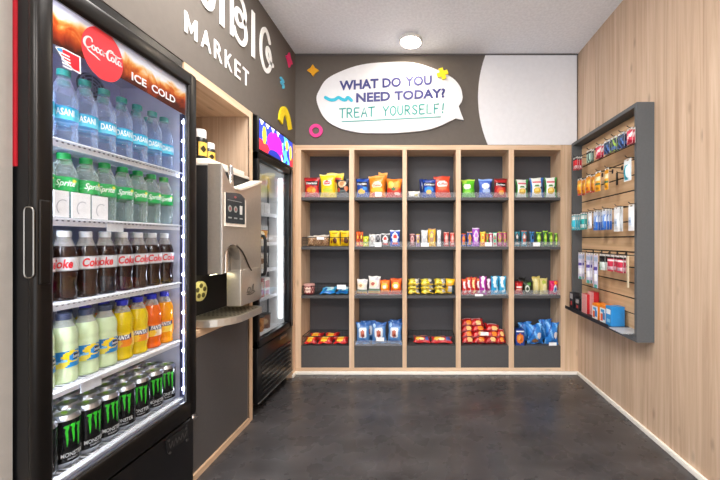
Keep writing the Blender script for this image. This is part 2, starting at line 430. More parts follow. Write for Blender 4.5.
letter([[(2.268,2.50),(2.24,2.54),(2.205,2.55),(2.165,2.51),(2.145,2.43),(2.152,2.345),(2.19,2.285),(2.235,2.285),(2.275,2.33),(2.285,2.39),(2.265,2.44),(2.235,2.44),(2.228,2.40),(2.25,2.37),(2.29,2.36),(2.315,2.365)]], .029)
sg2 = thing('wall_lettering', 'smaller white raised word MARKET below the tall letters on the left bulkhead', 'sign', (XL, 1.72, 2.06), group='raised letters on the left bulkhead')
wd = {'M': 1.25, 'A': 1.1, 'R': .98, 'K': 1., 'E': .86, 'T': .95}
tot = sum(wd.values())+5*.42; a = 1.457; u = (1.995-1.457)/tot
for ch in 'MARKET':
    mb = MB()
    if ch == 'M':
        q = .0088; w_ = wd[ch]*u
        mb.prism([(a,2.06),(a+2*q,2.06),(a+2*q,2.118),(a+w_/2,2.072),(a+w_-2*q,2.118),(a+w_-2*q,2.06),(a+w_,2.06),(a+w_,2.155),(a+w_-1.6*q,2.155),(a+w_/2,2.103),(a+1.6*q,2.155),(a,2.155)], fx, .004)
    else: text_in(mb, ch, a, a+wd[ch]*u, 2.06, 2.155, fx, .004, bold=.002)
    mb.build('letter', LW, sg2); a += (wd[ch]+.42)*u
# -- left bulkhead small shapes
def star(cx, cy, R, r, n=4, rot=0., ax=1.):
    pts = []
    for i in range(n):
        a0 = rot+2*PI*i/n
        for k in range(6):
            t = k/6; a1 = a0+t*2*PI/n
            # concave sides between the points
            rad = R*(1-t)**2+2*r*.35*t*(1-t)+R*t*t if True else R
            pts.append((cx+ax*max(rad, r*.75)*math.cos(a1), cy+max(rad, r*.75)*math.sin(a1)))
    return pts
c = onX(288.2, 60, XL); wall_shape('star_shape', 'small pink four-pointed star on the left bulkhead beyond the tall letters', [one(star(c[0], c[1], .06, .025, 4, PI/2))], fx, .012, plain('#e8336e', .5), loc=(XL, c[0], c[1]))
c = onX(281.3, 83, XL); v = ribbon(cat_rom([(c[0]-.025, c[1]+.025), (c[0]+.018, c[1]+.018), (c[0]-.018, c[1]-.004), (c[0]+.02, c[1]-.010), (c[0]+.016, c[1]-.027)], 6), .017)
wall_shape('squiggle_shape', 'small light blue zigzag squiggle on the left bulkhead', [v], fx, .012, plain('#58bfe0', .5), loc=(XL, c[0], c[1]))
pts = [onX(x, y, XL) for x, y in ((279.3,122),(280.3,114.5),(282.3,111),(284.8,112),(287.3,119),(289.2,129.5))]
wall_shape('arch_shape', 'yellow arch shape on the left bulkhead above the snack fridge', [ribbon(cat_rom(pts, 8), .062, False)], fx, .012, plain('#f5d91c', .5), loc=(XL, 2.5, 2.0))
# -- back bulkhead
fy = ywall(YB-.001)
c = onY(313.3, 71); wall_shape('star_shape', 'small orange-yellow four-pointed star on the dark wall beside the speech bubble', [one(star(c[0], c[1], .05, .02, 4, PI/2))], fy, .012, plain('#f6b21b', .5), loc=(c[0], YB, c[1]))
c = onY(316.3, 131)
ro, ri = ell(c[0], c[1], .056, .056, 36), ell(c[0], c[1], .029, .029, 36)
wall_shape('ring_shape', 'pink ring shape on the dark wall below the speech bubble', [(ro+ri, [[i, (i+1) % 36, 36+(i+1) % 36, 36+i] for i in range(36)])], fy, .012, plain('#e2368a', .5), loc=(c[0], YB, c[1]))
# white panel with its curved edge
cxp, czp = onY(478, 97); xr, zt = XR-.012, ZC-.014; zb = 1.926
R = 1.03; cx0 = cxp+R
arc = []
for i in range(25):
    z = zb+(zt-zb)*i/24; arc.append((cx0-math.sqrt(R*R-(z-czp)**2), z))
wp = MB(); wp.prism([(xr, zb)]+[(xr, zt)]+arc[::-1], ywall(YB-.001), .006)
tag(wp.build('wall_panel', SIGNWHITE, None, loc=(1.0, YB, zb)), 'large white panel with a curved edge on the back bulkhead by the oak wall', 'wall panel')
# speech bubble
bub = [(316.5,100),(320,88.5),(328,78),(347,68.8),(366,63.8),(390,62),(413,62.6),(434,68.5),(452,77.5),(460.3,87),(462.8,97)]
bub2 = [(462,101),(458.7,105.7)]
tail = [(461,113),(463.8,120)]
bub3 = [(455.5,118),(452,120),(439,126),(424,130.2),(395,132.8),(375,133),(356,132),(337.5,127),(324,117.5)]
o2 = cat_rom(bub3+bub, 6)+bub2+tail
YS = YB-.022
o2 = [onY(x, y, YS) for x, y in o2]
sb = thing('speech_bubble_sign', 'white speech bubble sign asking what you need today on the dark back wall', 'sign', (-.26, YB, 2.03))
mb = MB(); mb.prism(o2[::-1], ywall(YB-.001), .02); mb.build('board', SIGNWHITE, sb)
NAVY = plain('#34377a', .5, 0, 0, 30, .02); TEAL = plain('#2c9c94', .5, 0, 0, 30, .02); CYAN = plain('#25b4cf', .5, 0, 0, 30, .02)
fb = ywall(YS)
def word_line(words, x0, y0b, x1, y1b, hpx, m):
    """words on a slanting baseline from (x0, y0b) to (x1, y1b), given in photo pixels"""
    wid = [text2d(w, .018)[2] for w in words]; gap = .42; tot = sum(wid)+gap*(len(words)-1)
    A, B = onY(x0, y0b, YS), onY(x1, y1b, YS); h = hpx*YS/F; sl = (B[1]-A[1])/(B[0]-A[0]); L = B[0]-A[0]; a = 0
    mb = MB()
    for w, k in zip(words, wid):
        s0, s1 = A[0]+L*a/tot, A[0]+L*(a+k)/tot
        text_in(mb, w, s0, s1, A[1]+sl*(s0-A[0]), A[1]+sl*(s0-A[0])+h, fb, .003, bold=.034, slope=sl); a += k+gap
    mb.build('lettering', m, sb)
word_line(['WHAT', 'DO', 'YOU'], 339.5, 90.6, 431.8, 84.8, 9.6, NAVY)
word_line(['NEED', 'TODAY?'], 356.2, 102.6, 445.2, 97.6, 9.3, NAVY)
A, B = onY(339, 118, YS), onY(447.5, 112.5, YS)
mb = MB(); hand_text(mb, 'TREAT YOURSELF!', A[0], B[0], A[1], A[1]+9*YS/F, .0105, fb, .003, slope=(B[1]-A[1])/(B[0]-A[0])); mb.build('hand_lettering', TEAL, sb)
A, B = onY(342, 121.8, YS), onY(440.5, 116.8, YS)
mb = MB(); v, f = ribbon([A, B], .007); mb.flat(v, f, fb, .003); mb.build('underline', TEAL, sb)
pts = [onY(x, y, YS) for x, y in ((325.5,97.6),(330,99.8),(334.5,99.8),(338.5,97.6),(342,99.4),(345.5,100),(348,97.6),(351.5,100.5))]
mb = MB(); v, f = ribbon(cat_rom(pts, 6), .026); mb.flat(v, f, fb, .004); mb.build('wave', CYAN, sb)
c = onY(442.4, 74.3, YS); k = .046; an = .35
cr = []
for s in (0, 1):
    d = Vector((math.cos(an+s*PI/2), math.sin(an+s*PI/2))); cr.append(ribbon([(c[0]-d.x*k, c[1]-d.y*k), (c[0]+d.x*k, c[1]+d.y*k)], .036, False))
xm = MB()
p = []
for i in range(4):
    a = an+i*PI/2; d = Vector((math.cos(a), math.sin(a))); e = Vector((-d.y, d.x)); q = Vector(c)
    p += [q+d*k-e*.017, q+d*k+e*.017, q+d*.017+e*.017]
xm.prism([tuple(q) for q in p], ywall(YS-.004), .012)
tag(xm.build('cross_shape', plain('#f7d816', .5), None, loc=(c[0], YS, c[1])), 'yellow cross stuck on the upper edge of the speech bubble', 'wall decoration', 'small coloured shapes on the bulkhead')

# ================================================================== shelving unit
BAYS = [(-1.017,-.612),(-.570,-.164),(-.1286,.285),(.326,.730),(.773,1.166)]
SH = [1.486, 1.071, .66, .236]
su = thing('shelving_unit', 'oak-edged wall of five open dark grey shelf bays full of snacks', 'shelving unit', (.06, YB+.1, .026))
YK = YB+.22
edges = [XL]+[x for b in BAYS for x in b]
for i in range(5):
    MB().box(edges[2*i], edges[2*i+1], YB, YK, .052, 1.885).build('side_panel' if i == 0 else 'divider', OAK, su)
MB().box(XL, 1.166, YB, YK, 1.885, 1.925).build('top_rail', OAKX, su)
MB().box(XL, 1.166, YB, YK, .026, .052).build('base_rail', OAKX, su)
MB().box(XL, 1.166, YK, YK+.02, .026, 1.925).build('back_panel', LAMD, su)
for i, (a, b) in enumerate(BAYS):
    for k, z in enumerate(SH):
        MB().box(a, b, YB+.004, YK, z-.024, z).build('shelf', LAM, su)
    MB().box(a, b, YB+.006, YB+.024, .052, SH[3]-.024).build('front_panel', LAM, su)
TAG = plain('#f4f5f6', .5)
def acrylic(bay, shelf, h=.042):
    a, b = BAYS[bay]; z = SH[shelf]
    MB().box(a+.004, b-.004, YB+.008, YB+.011, z, z+h).build('acrylic_lip', ACRYL, su)
for b_, s_ in ((0,0),(1,0),(2,0),(3,0),(4,0),(1,1),(2,1),(3,1),(4,1),(1,2),(3,2),(4,2),(1,3)): acrylic(b_, s_)
def price_tag(x0, x1, y0, y1, Y=YB+.005):
    A = onY(x0, y1, Y); B = onY(x1, y0, Y); MB().box(A[0], B[0], Y-.002, Y, A[1], B[1]).build('price_tag', TAG, su)
for q in ((316.8,324,237,239.6),(375,381.5,192,196.5),(375,381.5,242.5,246.8),(421,429,243,246.6),(485,492,242.4,246.2),(533,540,242.5,246.3),(337,345.8,284.8,289.2),(475,483,294,296.2),(376,384,337.4,341.2),(480.5,488.5,332,335.5),(549,556.5,342.4,345.6)): price_tag(*q)
WIRE = plain('#17171a', .45)
def basket(bay, shelf, label, h=.075, x0=None, x1=None):
    a, b = BAYS[bay]; a += .008; b -= .01; z = SH[shelf]+.003; y0, y1 = YB+.012, YK-.012
    t = thing('wire_basket', label, 'basket', ((a+b)/2, (y0+y1)/2, SH[shelf]), group='black wire baskets on the shelves')
    mb = MB(); mb.tube([(a,y0,z+h),(b,y0,z+h),(b,y1,z+h),(a,y1,z+h)], .0034, 6, closed=True); mb.build('rim', WIRE, t)
    mb = MB(); mb.tube([(a,y0,z),(b,y0,z),(b,y1,z),(a,y1,z)], .0022, 6, closed=True)
    n = 12
    for i in range(1, n):
        x = a+(b-a)*i/n; mb.tube([(x,y1,z+h),(x,y1,z),(x,y0,z)], .0013, 5)
    for i in range(1, 6):
        y = y0+(y1-y0)*i/6; mb.tube([(a,y,z+h),(a,y,z),(b,y,z),(b,y,z+h)], .0013, 5)
    for q in (.33, .66): mb.tube([(a,y0,z+h*q),(a,y1,z+h*q),(b,y1,z+h*q),(b,y0,z+h*q)], .0013, 5)
    for x in (a, b): mb.tube([(x,y0,z),(x,y0,z+h)], .002, 5)
    mb.build('wires', WIRE, t)
basket(0,1,'black wire basket with nuts and yellow candy bags, second shelf next to the snack fridge')
basket(0,2,'black wire basket with light blue packs, third shelf next to the snack fridge')
basket(0,3,'black wire basket with red and yellow packs, lowest shelf next to the snack fridge')
basket(2,2,'black wire basket of stacked yellow packs, third shelf of the middle bay')
basket(2,3,'nearly empty black wire basket on the lowest shelf of the middle bay')
# ================================================================== the big drinks cooler
ck = thing('drinks_cooler', 'tall black glass-door cooler with lit shelves of bottled drinks and cans', 'cooler', (-1.37, 1.148, 0))
YA, YZ = .853, 1.45; ZT = 1.85
XD = -1.0; XG = -1.03                     # door front, cabinet front
mb = MB()
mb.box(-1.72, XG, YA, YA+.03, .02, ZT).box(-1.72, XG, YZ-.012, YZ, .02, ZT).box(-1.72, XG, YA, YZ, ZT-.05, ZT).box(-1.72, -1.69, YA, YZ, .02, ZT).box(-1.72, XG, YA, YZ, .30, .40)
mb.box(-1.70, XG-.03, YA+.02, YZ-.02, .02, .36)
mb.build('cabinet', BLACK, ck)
MB().box(-1.66, -1.0575, YA-.003, YA, 1.32, ZT).build('side_stripe', plain('#b01624', .4), ck)  # red ends early; the black below stands for shade on the side
MB().box(-1.72, -1.067, YA+.003, YZ, ZT+.001, 1.922).build('top_cover', BLACK, ck)  # black box stands in for the shade in the gap above the cooler
L0, L1 = .884, 1.436
mb = MB()
mb.box(-1.69, -1.68, L0, L1, .40, 1.80).box(-1.68, XG-.002, L0-.002, L0, .40, 1.80).box(-1.68, XG-.002, L1, L1+.002, .40, 1.80).box(-1.68, XG-.002, L0, L1, .40, .41).box(-1.68, XG-.002, L0, L1, 1.795, 1.80)
mb.build('liner', plain('#c9cbe0', .5, 0, 0, 30, .02), ck)
# fan grille high on the back
mb = MB(); fx_ = -1.45
mb.box(-1.68, -1.32, L0+.01, L1-.01, 1.665, 1.795, 1)
cy, cz = 1.14, 1.69
g0 = MB()
cy = 1.30; cz = 1.732
for rr in (.012, .025, .038, .051): g0.tube([(-1.312, cy+rr*math.cos(q*PI/14), cz+rr*math.sin(q*PI/14)) for q in range(28)], .0028, 5, closed=True)
for q in range(8): g0.tube([(-1.314, cy, cz), (-1.314, cy+.054*math.cos(q*PI/4), cz+.054*math.sin(q*PI/4))], .002, 5)
g0.lathe([(.056, -1.32), (.056, -1.317), (.002, -1.317)], 28, 1, (0, cy, cz), axis='x')
g0.build('fan_grille', [plain('#7f84a4', .4), plain('#33364e', .5)], ck)
mb.build('evaporator_cover', [ALU, plain('#a4a6cc', .5)], ck)
# door frame
dr = bpy.data.objects.new('door', None); COL.objects.link(dr); dr.parent = ck; dr.location = (0, 0, 0)
def child_at(o): return o
D0, D1, DZ0, DZ1 = .845, 1.452, .358, 1.853
mb = MB()
mb.box(XG+.002, XD, D0, D0+.045, DZ0, DZ1, bev=.012).box(XG+.002, XD, D1-.05, D1, DZ0, DZ1, bev=.012)
mb.box(XG+.002, XD-.001, D0+.01, D1-.01, DZ1-.062, DZ1, bev=.012).box(XG+.002, XD-.001, D0+.01, D1-.01, DZ0, DZ0+.075, bev=.012)
mb.build('frame', FRAME, dr)
# inner black print border and light metal spacer round the pane
mb = MB(); b0, b1, c0, c1 = D0+.04, D1-.045, DZ0+.07, DZ1-.055
for w, X, m in ((.008, XD-.012, 0),):
    mb.box(X-.004, X, b0, b0+w, c0, c1).box(X-.004, X, b1-w, b1, c0, c1).box(X-.004, X, b0, b1, c0, c0+w).box(X-.004, X, b0, b1, c1-w, c1)
mb.build('spacer', ALU, dr)
MB().box(XD-.024, XD-.018, b0, b1, c0, c1).build('glass', GLASS, dr)
# handle: a recessed grip in the edge of the door with a bright rim
hz0, hz1 = 1.03, 1.212
mb = MB(); pts = []
hx0, hx1 = XG+.003, XD-.003
rimp = []
for (cx_, cz_, q0) in ((hx1-.008, hz1-.012, 0), (hx0+.008, hz1-.012, PI/2), (hx0+.008, hz0+.012, PI), (hx1-.008, hz0+.012, 1.5*PI)):
    for j in range(5): rimp.append((cx_+.008*math.cos(q0+j*PI/8), D0-.003, cz_+.012*math.sin(q0+j*PI/8)))
mb.tube(rimp, .0022, 6, 0, closed=True)
mb.add(rimp, [list(range(len(rimp)))], 1)
mb.box(XD-.0, XD+.006, D0+.004, D0+.03, hz0-.02, hz1+.02, 2, bev=.003)
mb.build('handle', [plain('#8a8680', .25, .9), plain('#050608', .3), FRAME], dr)
# printed header band on the pane
def cola_mat():
    m, nt, b = new_mat('ice_and_cola_print'); L = nt.links.new
    tc = N(nt, 'ShaderNodeTexCoord'); sp = N(nt, 'ShaderNodeSeparateXYZ'); L(tc.outputs['Object'], sp.inputs[0])
    n1 = N(nt, 'ShaderNodeTexNoise'); n1.inputs['Scale'].default_value = 13; n1.inputs['Detail'].default_value = 5; n1.inputs['Distortion'].default_value = 1.2
    L(tc.outputs['Object'], n1.inputs['Vector'])
    h = N(nt, 'ShaderNodeMapRange'); L(sp.outputs[2], h.inputs['Value']); h.inputs['From Min'].default_value = 0; h.inputs['From Max'].default_value = .13
    yy = N(nt, 'ShaderNodeMapRange'); L(sp.outputs[1], yy.inputs['Value']); yy.inputs['From Min'].default_value = 0; yy.inputs['From Max'].default_value = .53
    yy.inputs['To Min'].default_value = -.12; yy.inputs['To Max'].default_value = .16
    a = N(nt, 'ShaderNodeMath', operation='MULTIPLY_ADD'); L(n1.outputs['Fac'], a.inputs[0]); a.inputs[1].default_value = .9; L(h.outputs[0], a.inputs[2])
    s = N(nt, 'ShaderNodeMath', operation='ADD'); L(a.outputs[0], s.inputs[0]); L(yy.outputs[0], s.inputs[1])
    s2 = N(nt, 'ShaderNodeMath', operation='SUBTRACT'); L(s.outputs[0], s2.inputs[0]); s2.inputs[1].default_value = .45
    rp = N(nt, 'ShaderNodeValToRGB'); L(s2.outputs[0], rp.inputs['Fac']); e = rp.color_ramp.elements
    e[0].position = .0; e[0].color = (*lin('#5a2416'), 1); e[1].position = 1.; e[1].color = (*lin('#eef0f8'), 1)
    for p, c in ((.18, '#a8401c'), (.34, '#d8702c'), (.46, '#ecb464'), (.56, '#f4e2c4'), (.64, '#f2f3f8')):
        k = e.new(p); k.color = (*lin(c), 1)
    L(rp.outputs['Color'], b.inputs['Base Color']); b.inputs['Roughness'].default_value = .35
    tr = N(nt, 'ShaderNodeBsdfTranslucent'); L(rp.outputs['Color'], tr.inputs['Color'])
    mx = N(nt, 'ShaderNodeMixShader'); mx.inputs['Fac'].default_value = .62
    L(b.outputs[0], mx.inputs[1]); L(tr.outputs[0], mx.inputs[2]); L(mx.outputs[0], nt.nodes['Material Output'].inputs['Surface'])
    return m
def backlit(name, hexc, f=.6):
    m, nt, b = new_mat(name); b.inputs['Base Color'].default_value = (*lin(hexc), 1); b.inputs['Roughness'].default_value = .35
    tr = N(nt, 'ShaderNodeBsdfTranslucent'); tr.inputs['Color'].default_value = (*lin(hexc), 1)
    mx = N(nt, 'ShaderNodeMixShader'); mx.inputs['Fac'].default_value = f
    nt.links.new(b.outputs[0], mx.inputs[1]); nt.links.new(tr.outputs[0], mx.inputs[2]); nt.links.new(mx.outputs[0], nt.nodes['Material Output'].inputs['Surface'])
    return m
XP = XD-.0175
mb = MB(); n = 26
# lower edge of the print sags in a shallow wave
bot = [(b0+(b1-b0)*i/n, 1.668+.006*math.sin(i/n*PI*1.4)) for i in range(n+1)]
mb.prism(bot+[(b1, 1.793), (b0, 1.793)], xwall(XP), .0006)
mb.build('printed_band', cola_mat(), dr, loc=(XP, b0, 1.665))
fp = xwall(XP+.0012)
RED = backlit('red_disc_print', '#f8505a', .55); WPR = backlit('white_print', '#ffffff', .5)
dc = (1.040, 1.717)
mb = MB(); mb.prism(ell(dc[0], dc[1], .068, .080, 44), fp, .0004); mb.build('red_disc', RED, dr)
# flowing white script on the disc
mb = MB(); fs_ = xwall(XP+.002)
def script(x, y): return (dc[0]-.0625+x*.0125, dc[1]-.013+y*.0125-(x-5)*.0006)
S = [([(2.1,2.55),(2.0,3.1),(1.45,3.3),(.8,2.9),(.3,2.0),(.25,1.1),(.7,.55),(1.35,.75),(1.9,1.3)],[.3,.36,.3,.42,.6,.62,.5,.3,.16]),
 ([(.7,.55),(1.2,.0),(2.0,-.25),(2.9,-.45),(3.7,-.75),(4.1,-.85)],[.3,.42,.42,.36,.3,.12]),
 ([(2.45,1.9),(2.1,1.5),(2.1,.95),(2.45,.72),(2.8,1.05),(2.8,1.6),(2.45,1.9)],[.34,.4,.4,.3,.4,.36,.34]),
 ([(3.75,1.7),(3.5,1.95),(3.15,1.6),(3.15,1.0),(3.45,.72),(3.85,1.0)],[.4,.26,.42,.42,.3,.2]),
 ([(4.75,1.75),(4.4,1.95),(4.05,1.5),(4.1,.9),(4.4,.75),(4.75,1.3),(4.85,1.9),(4.8,1.1),(4.95,.8),(5.2,.95)],[.26,.26,.4,.4,.3,.3,.4,.4,.26,.18]),
 ([(5.25,1.65),(5.6,1.72)],[.26,.26]),
 ([(7.6,2.75),(7.45,3.2),(6.9,3.3),(6.25,2.7),(5.95,1.8),(6.05,1.0),(6.5,.6),(7.05,.9)],[.3,.36,.3,.5,.62,.6,.45,.2]),
 ([(6.7,2.6),(7.4,2.95),(8.2,2.75),(9.2,2.75),(10.0,3.1)],[.2,.34,.4,.4,.14]),
 ([(7.45,1.9),(7.1,1.5),(7.1,.95),(7.45,.72),(7.8,1.05),(7.8,1.6),(7.45,1.9)],[.34,.4,.4,.3,.4,.36,.34]),
 ([(8.1,1.2),(8.5,2.1),(8.65,2.75),(8.45,2.8),(8.25,2.0),(8.25,1.1),(8.45,.72),(8.75,.95)],[.2,.3,.3,.34,.44,.44,.32,.18]),
 ([(9.6,1.75),(9.25,1.95),(8.95,1.5),(9.0,.9),(9.3,.75),(9.6,1.3),(9.7,1.9),(9.65,1.1),(9.8,.8),(10.1,1.0)],[.26,.26,.4,.4,.3,.3,.4,.4,.26,.16])]
for p, w in S:
    pp = cat_rom(p, 6); ww = []
    for i in range(len(pp)):
        t = i/6; k = min(int(t), len(w)-2); ww.append((w[k]+(w[k+1]-w[k])*(t-k))*.0125)
    v, f = ribbon([script(*q) for q in pp], ww); mb.flat(v, f, fs_, 0)
mb.build('script_lettering', WPR, dr)
A = onX(131, 77.5, XP); B = onX(175.5, 100, XP)
mb = MB(); a0_, a1_ = 1.140, 1.342
text_in(mb, 'ICE', a0_, a0_+.062, 1.687, 1.716, fs_, 0, bold=.03); text_in(mb, 'COLD', a0_+.084, a1_, 1.687, 1.716, fs_, 0, bold=.03)
mb.build('lettering', WPR, dr)
# promotional sticker under the band
q = [onX(x, y, XP) for x, y in ((54.5,46.5),(62,47.5),(80,57),(80.5,74.5),(73,70.5),(63,60.5))]
mb = MB(); mb.prism(q[::-1], fp, .0004, 0)
cen = (sum(p[0] for p in q)/6, sum(p[1] for p in q)/6)
mb.prism([(cen[0]+(p[0]-cen[0])*.84+.001, cen[1]+(p[1]-cen[1])*.84) for p in q][::-1], xwall(XP+.0018), .0004, 1)
q2 = [onX(x, y, XP) for x, y in ((55.5,47.5),(61,48.5),(62,52.5),(57.5,51))]
mb.prism(q2[::-1], xwall(XP+.0024), .0003, 2)
for i in range(5):
    z = 1.652-.0085*i; y0 = .915+.0015*i
    mb.prism([(y0, z), (y0+.024, z), (y0+.024, z+.004), (y0, z+.004)], xwall(XP+.0024), .0003, 0)
mb.build('sticker', [WPR, backlit('red_sticker', '#e02c3c', .4), backlit('blue_sticker', '#5aa8d8', .4)], dr)
# emblem plate and kick panel
MB().box(XG, XD-.015, YA+.002, YZ-.002, .02, .345, bev=.004).build('kick_panel', BLACK, ck)
mb = MB(); X = XD-.012
P = [onX(x, y, X) for x, y in ((165.5,441),(187.5,425.5),(188.5,437),(167,453.5))]
mb.prism(P, xwall(X-.004), .006, 0)
ppx = [onX(x, y, X) for x, y in ((168.5,444),(170,448),(171.5,441),(173,446),(175,438),(176.5,443),(178,437),(180,440),(182,433),(183.5,438),(186,431))]
v, f = ribbon(cat_rom(ppx, 5), .0035); mb.flat(v, f, xwall(X+.003), .001, 1)
for y_, z_ in P: mb.lathe([(.005, X), (.005, X+.005), (.001, X+.006)], 10, 1, (0, cen[0]*0+y_+(.012 if y_ < 1.35 else -.012), z_+(-.006 if z_ > .26 else .006)), axis='x')
mb.build('emblem_plate', [BLACKM, plain('#6a6764', .35, .8)], ck)
mb = MB(); mb.lathe([(.009, .345), (.009, .362)], 12, 0, (XD-.012, D1-.012, 0)); mb.box(XD-.03, XD, D1-.03, D1, .340, .348); mb.build('hinge', CHROME, ck)
# shelves
SHZ = [1.42, 1.19, .942, .69, .437]
for i, z in enumerate(SHZ):
    mb = MB(); xs0, xs1 = -1.62, -1.062
    mb.box(xs1, xs1+.004, L0+.004, L1-.012, z-.021, z+.003, 0)
    mb.box(xs1, xs1+.02, L0+.004, L1-.012, z-.003, z+.0, 0)
    k = 34
    for j in range(k):
        y = L0+.014+(L1-L0-.04)*j/(k-1); mb.box(xs1+.004, xs1+.0046, y-.003, y+.003, z-.008, z-.004, 1)
    for j in range(30):
        y = L0+.012+(L1-L0-.034)*j/29; mb.box(xs0, xs1+.002, y-.0018, y+.0018, z-.0035, z, 0)
    for x in (xs0, -1.4, -1.2): mb.box(x-.003, x+.003, L0+.004, L1-.01, z-.008, z-.002, 0)
    if i == 4: mb.box(xs0, xs1+.002, L0+.004, L1-.012, z-.022, z-.018, 0)
    mb.build('shelf', [WIREW, plain('#5a5e70', .5)], ck)
for (x0, x1, y0, y1) in ((107,123.5,221,234),(81,101.5,377,386.5)):
    a = onX(x0, (y0+y1)/2, -1.052); b = onX(x1, (y0+y1)/2, -1.052); hh = (y1-y0)*.5*a[0]/F
    MB().box(-1.054, -1.052, a[0], b[0], min(a[1], b[1])-hh*.6, max(a[1], b[1])+hh*.6).build('price_tag', plain('#dfe3ea', .4), ck)
# LED strip on far jamb; unseen near one added to light the shelves
LED = emit('cold_white_led', (.82, .88, 1.), 40.)
STRIP = emit('cold_white_strip', (.66, .68, 1.), 1.3)
MB().box(-1.063, -1.033, L1-.006, L1-.001, .44, 1.68).build('led_strip', plain('#34375e', .3, .4), ck)
MB().box(-1.0485, -1.0425, L1-.0072, L1-.006, .45, 1.66).build('led_strip', STRIP, ck)
for k in range(15):
    z = .475+.0835*k
    mb = MB(); mb.lathe([(.0001, L1-.013), (.0052, L1-.010), (.0075, L1-.006)], 12, 0, (-1.0455, 0, z), axis='y'); mb.build('led', LED, ck)
LED2 = emit('cold_white_tube', (.86, .89, 1.), 17.)
MB().box(-1.078, -1.058, L0+.001, L0+.008, .45, 1.78).build('led_strip', LED2, ck)

# ------------------------------------------------------------------ drinks
def band(r, z0, z1, layers, n=44, m=14, off=.0007):
    """printed sleeve; u runs once round (0.5 = front), v upwards"""
    cols, at = painter(layers); vs = []; fs = []; ms = []
    rf = r if callable(r) else (lambda z: r)
    for j in range(m+1):
        z = z0+(z1-z0)*j/m
        for i in range(n):
            a = 2*PI*(i/n-.5); R = rf(z)+off; vs.append((R*math.sin(a), -R*math.cos(a), z))
    for j in range(m):
        for i in range(n):
            fs.append((j*n+i, j*n+(i+1) % n, (j+1)*n+(i+1) % n, (j+1)*n+i)); ms.append(at((i+.5)/n, (j+.5)/m))
    mb = MB(); mb.add(vs, fs, ms, True)
    return mb, [pack(c) for c in cols]
def cyl_fn(r, off=.0016):
    return lambda a, b, d: ((r+off+d)*math.sin(a/r), -(r+off+d)*math.cos(a/r), b)
def make_bottle(name, label, cat, group, H, prof, plastic, liquid, fill, cap, cap_r, sleeve, lr, words, wmat):
    """prof: (radius, height) pairs; sleeve: (z0, z1, layers); words: (text, half-width, z0, z1, bold, shear)"""
    mb = MB(); sm = cat_rom(prof, 4)
    mats = [1 if (liquid is not None and (sm[i][1]+sm[i+1][1])/2 < fill) else 0 for i in range(len(sm)-1)]
    mb.lathe(sm, 28, mats)
    root = mb.build(name, [plastic, liquid or plastic], None, world=False); tag(root, label, cat, group)
    zc = prof[-1][1]
    c = MB(); c.lathe([(cap_r, zc-.012), (cap_r+.0006, zc-.010), (cap_r+.0006, zc+.006), (cap_r-.002, zc+.008), (.001, zc+.008)], 24, 0); c.build('cap', cap, root, world=False)
    s, sm_ = band(lr, sleeve[0], sleeve[1], sleeve[2]); lb = s.build('label', sm_, root, world=False, recalc=False)
    if words:
        t = MB()
        for w in words: text_in(t, w[0], -w[1]+w[6], w[1]+w[6], w[2], w[3], cyl_fn(lr), 0, bold=w[4], shear=w[5])
        t.build('lettering', wmat, lb, world=False, recalc=False)
    return root
WP = plain('#ffffff', .4); CAPT = plain('#1f8f84', .4); CAPG = plain('#0f9a4c', .4); CAPW = plain('#eef0f2', .4); CAPB = plain('#2b35c8', .4); CAPD = plain('#3a4460', .4)
COLA = plain('#26100a', .12, 0, 0, 30, .1); 
WATERM = clear('still_water', (.88, .93, 1.), .06, .58, (.70, .80, .96))
def juice(h): return plain(h, .18, 0, 0, 25, .08)
bp = [(.026,0),(.0305,.004),(.0315,.03),(.0300,.05),(.0315,.07),(.0315,.125),(.0300,.150),(.022,.180),(.0135,.205),(.0128,.222)]
water = make_bottle('water_bottle', '', 'bottle', 'water bottles on the top cooler shelf', .23, bp, PET, WATERM, .19, CAPT, .0152,
    (.072,.112, [('b','#19a9cf'),('r',0,1,0,.16,'#7fd6ea'),('e',.5,.2,.3,.3,'#55c8e2'),('f',lambda u,v: v > .9,'#0f86ba')]), .0316, [('DASANI',.024,.083,.104,.02,0,0)], WP)
sp = [(.027,0),(.0305,.005),(.0285,.02),(.0305,.04),(.0300,.07),(.0312,.085),(.0312,.125),(.028,.150),(.018,.178),(.0135,.188),(.0128,.196)]
lime = make_bottle('lime_soda_bottle', '', 'bottle', 'green-label soda bottles in the cooler', .2, sp, PETG, clear('clear_soda', (.88,.95,.93), .10, .6, (.70,.78,.78)), .155, CAPG, .0152,
    (.084,.128, [('b','#13a650'),('r',0,1,0,.1,'#0b7c3c'),('f',lambda u,v: abs(v-.5-.9*(u-.5)) < .06,'#2cc46c'),('e',.62,.74,.03,.12,'#f2e64a')]), .0313, [('Sprite',.021,.094,.119,.015,.25,0)], WP)
cp = [(.025,0),(.0300,.005),(.0302,.025),(.0282,.045),(.0305,.075),(.0315,.092),(.0315,.132),(.0285,.152),(.0190,.178),(.0138,.194),(.0128,.205)]
dcola = make_bottle('diet_cola_bottle', '', 'bottle', 'diet cola bottles in the cooler', .21, cp, clear('clear_cola_neck', (.9,.88,.86), .35, .85, (.62,.60,.60)), COLA, .166, CAPW, .0152,
    (.090,.132, [('b','#d5d7da'),('r',0,1,0,.05,'#a9acb0'),('r',0,1,.95,1,'#a9acb0'),('r',.02,.14,.2,.8,'#8f9398'),('f',lambda u,v: .86 < u < .95 and int(v*14) % 2 == 0,'#77797d')]), .0316, [('Coke',.025,.098,.126,.03,.12,.004)], plain('#d81f2c', .4))
op = [(.026,0),(.0300,.005),(.0275,.022),(.0315,.05),(.0310,.075),(.0290,.095),(.0310,.125),(.0300,.150),(.021,.178),(.0138,.194),(.0128,.208)]
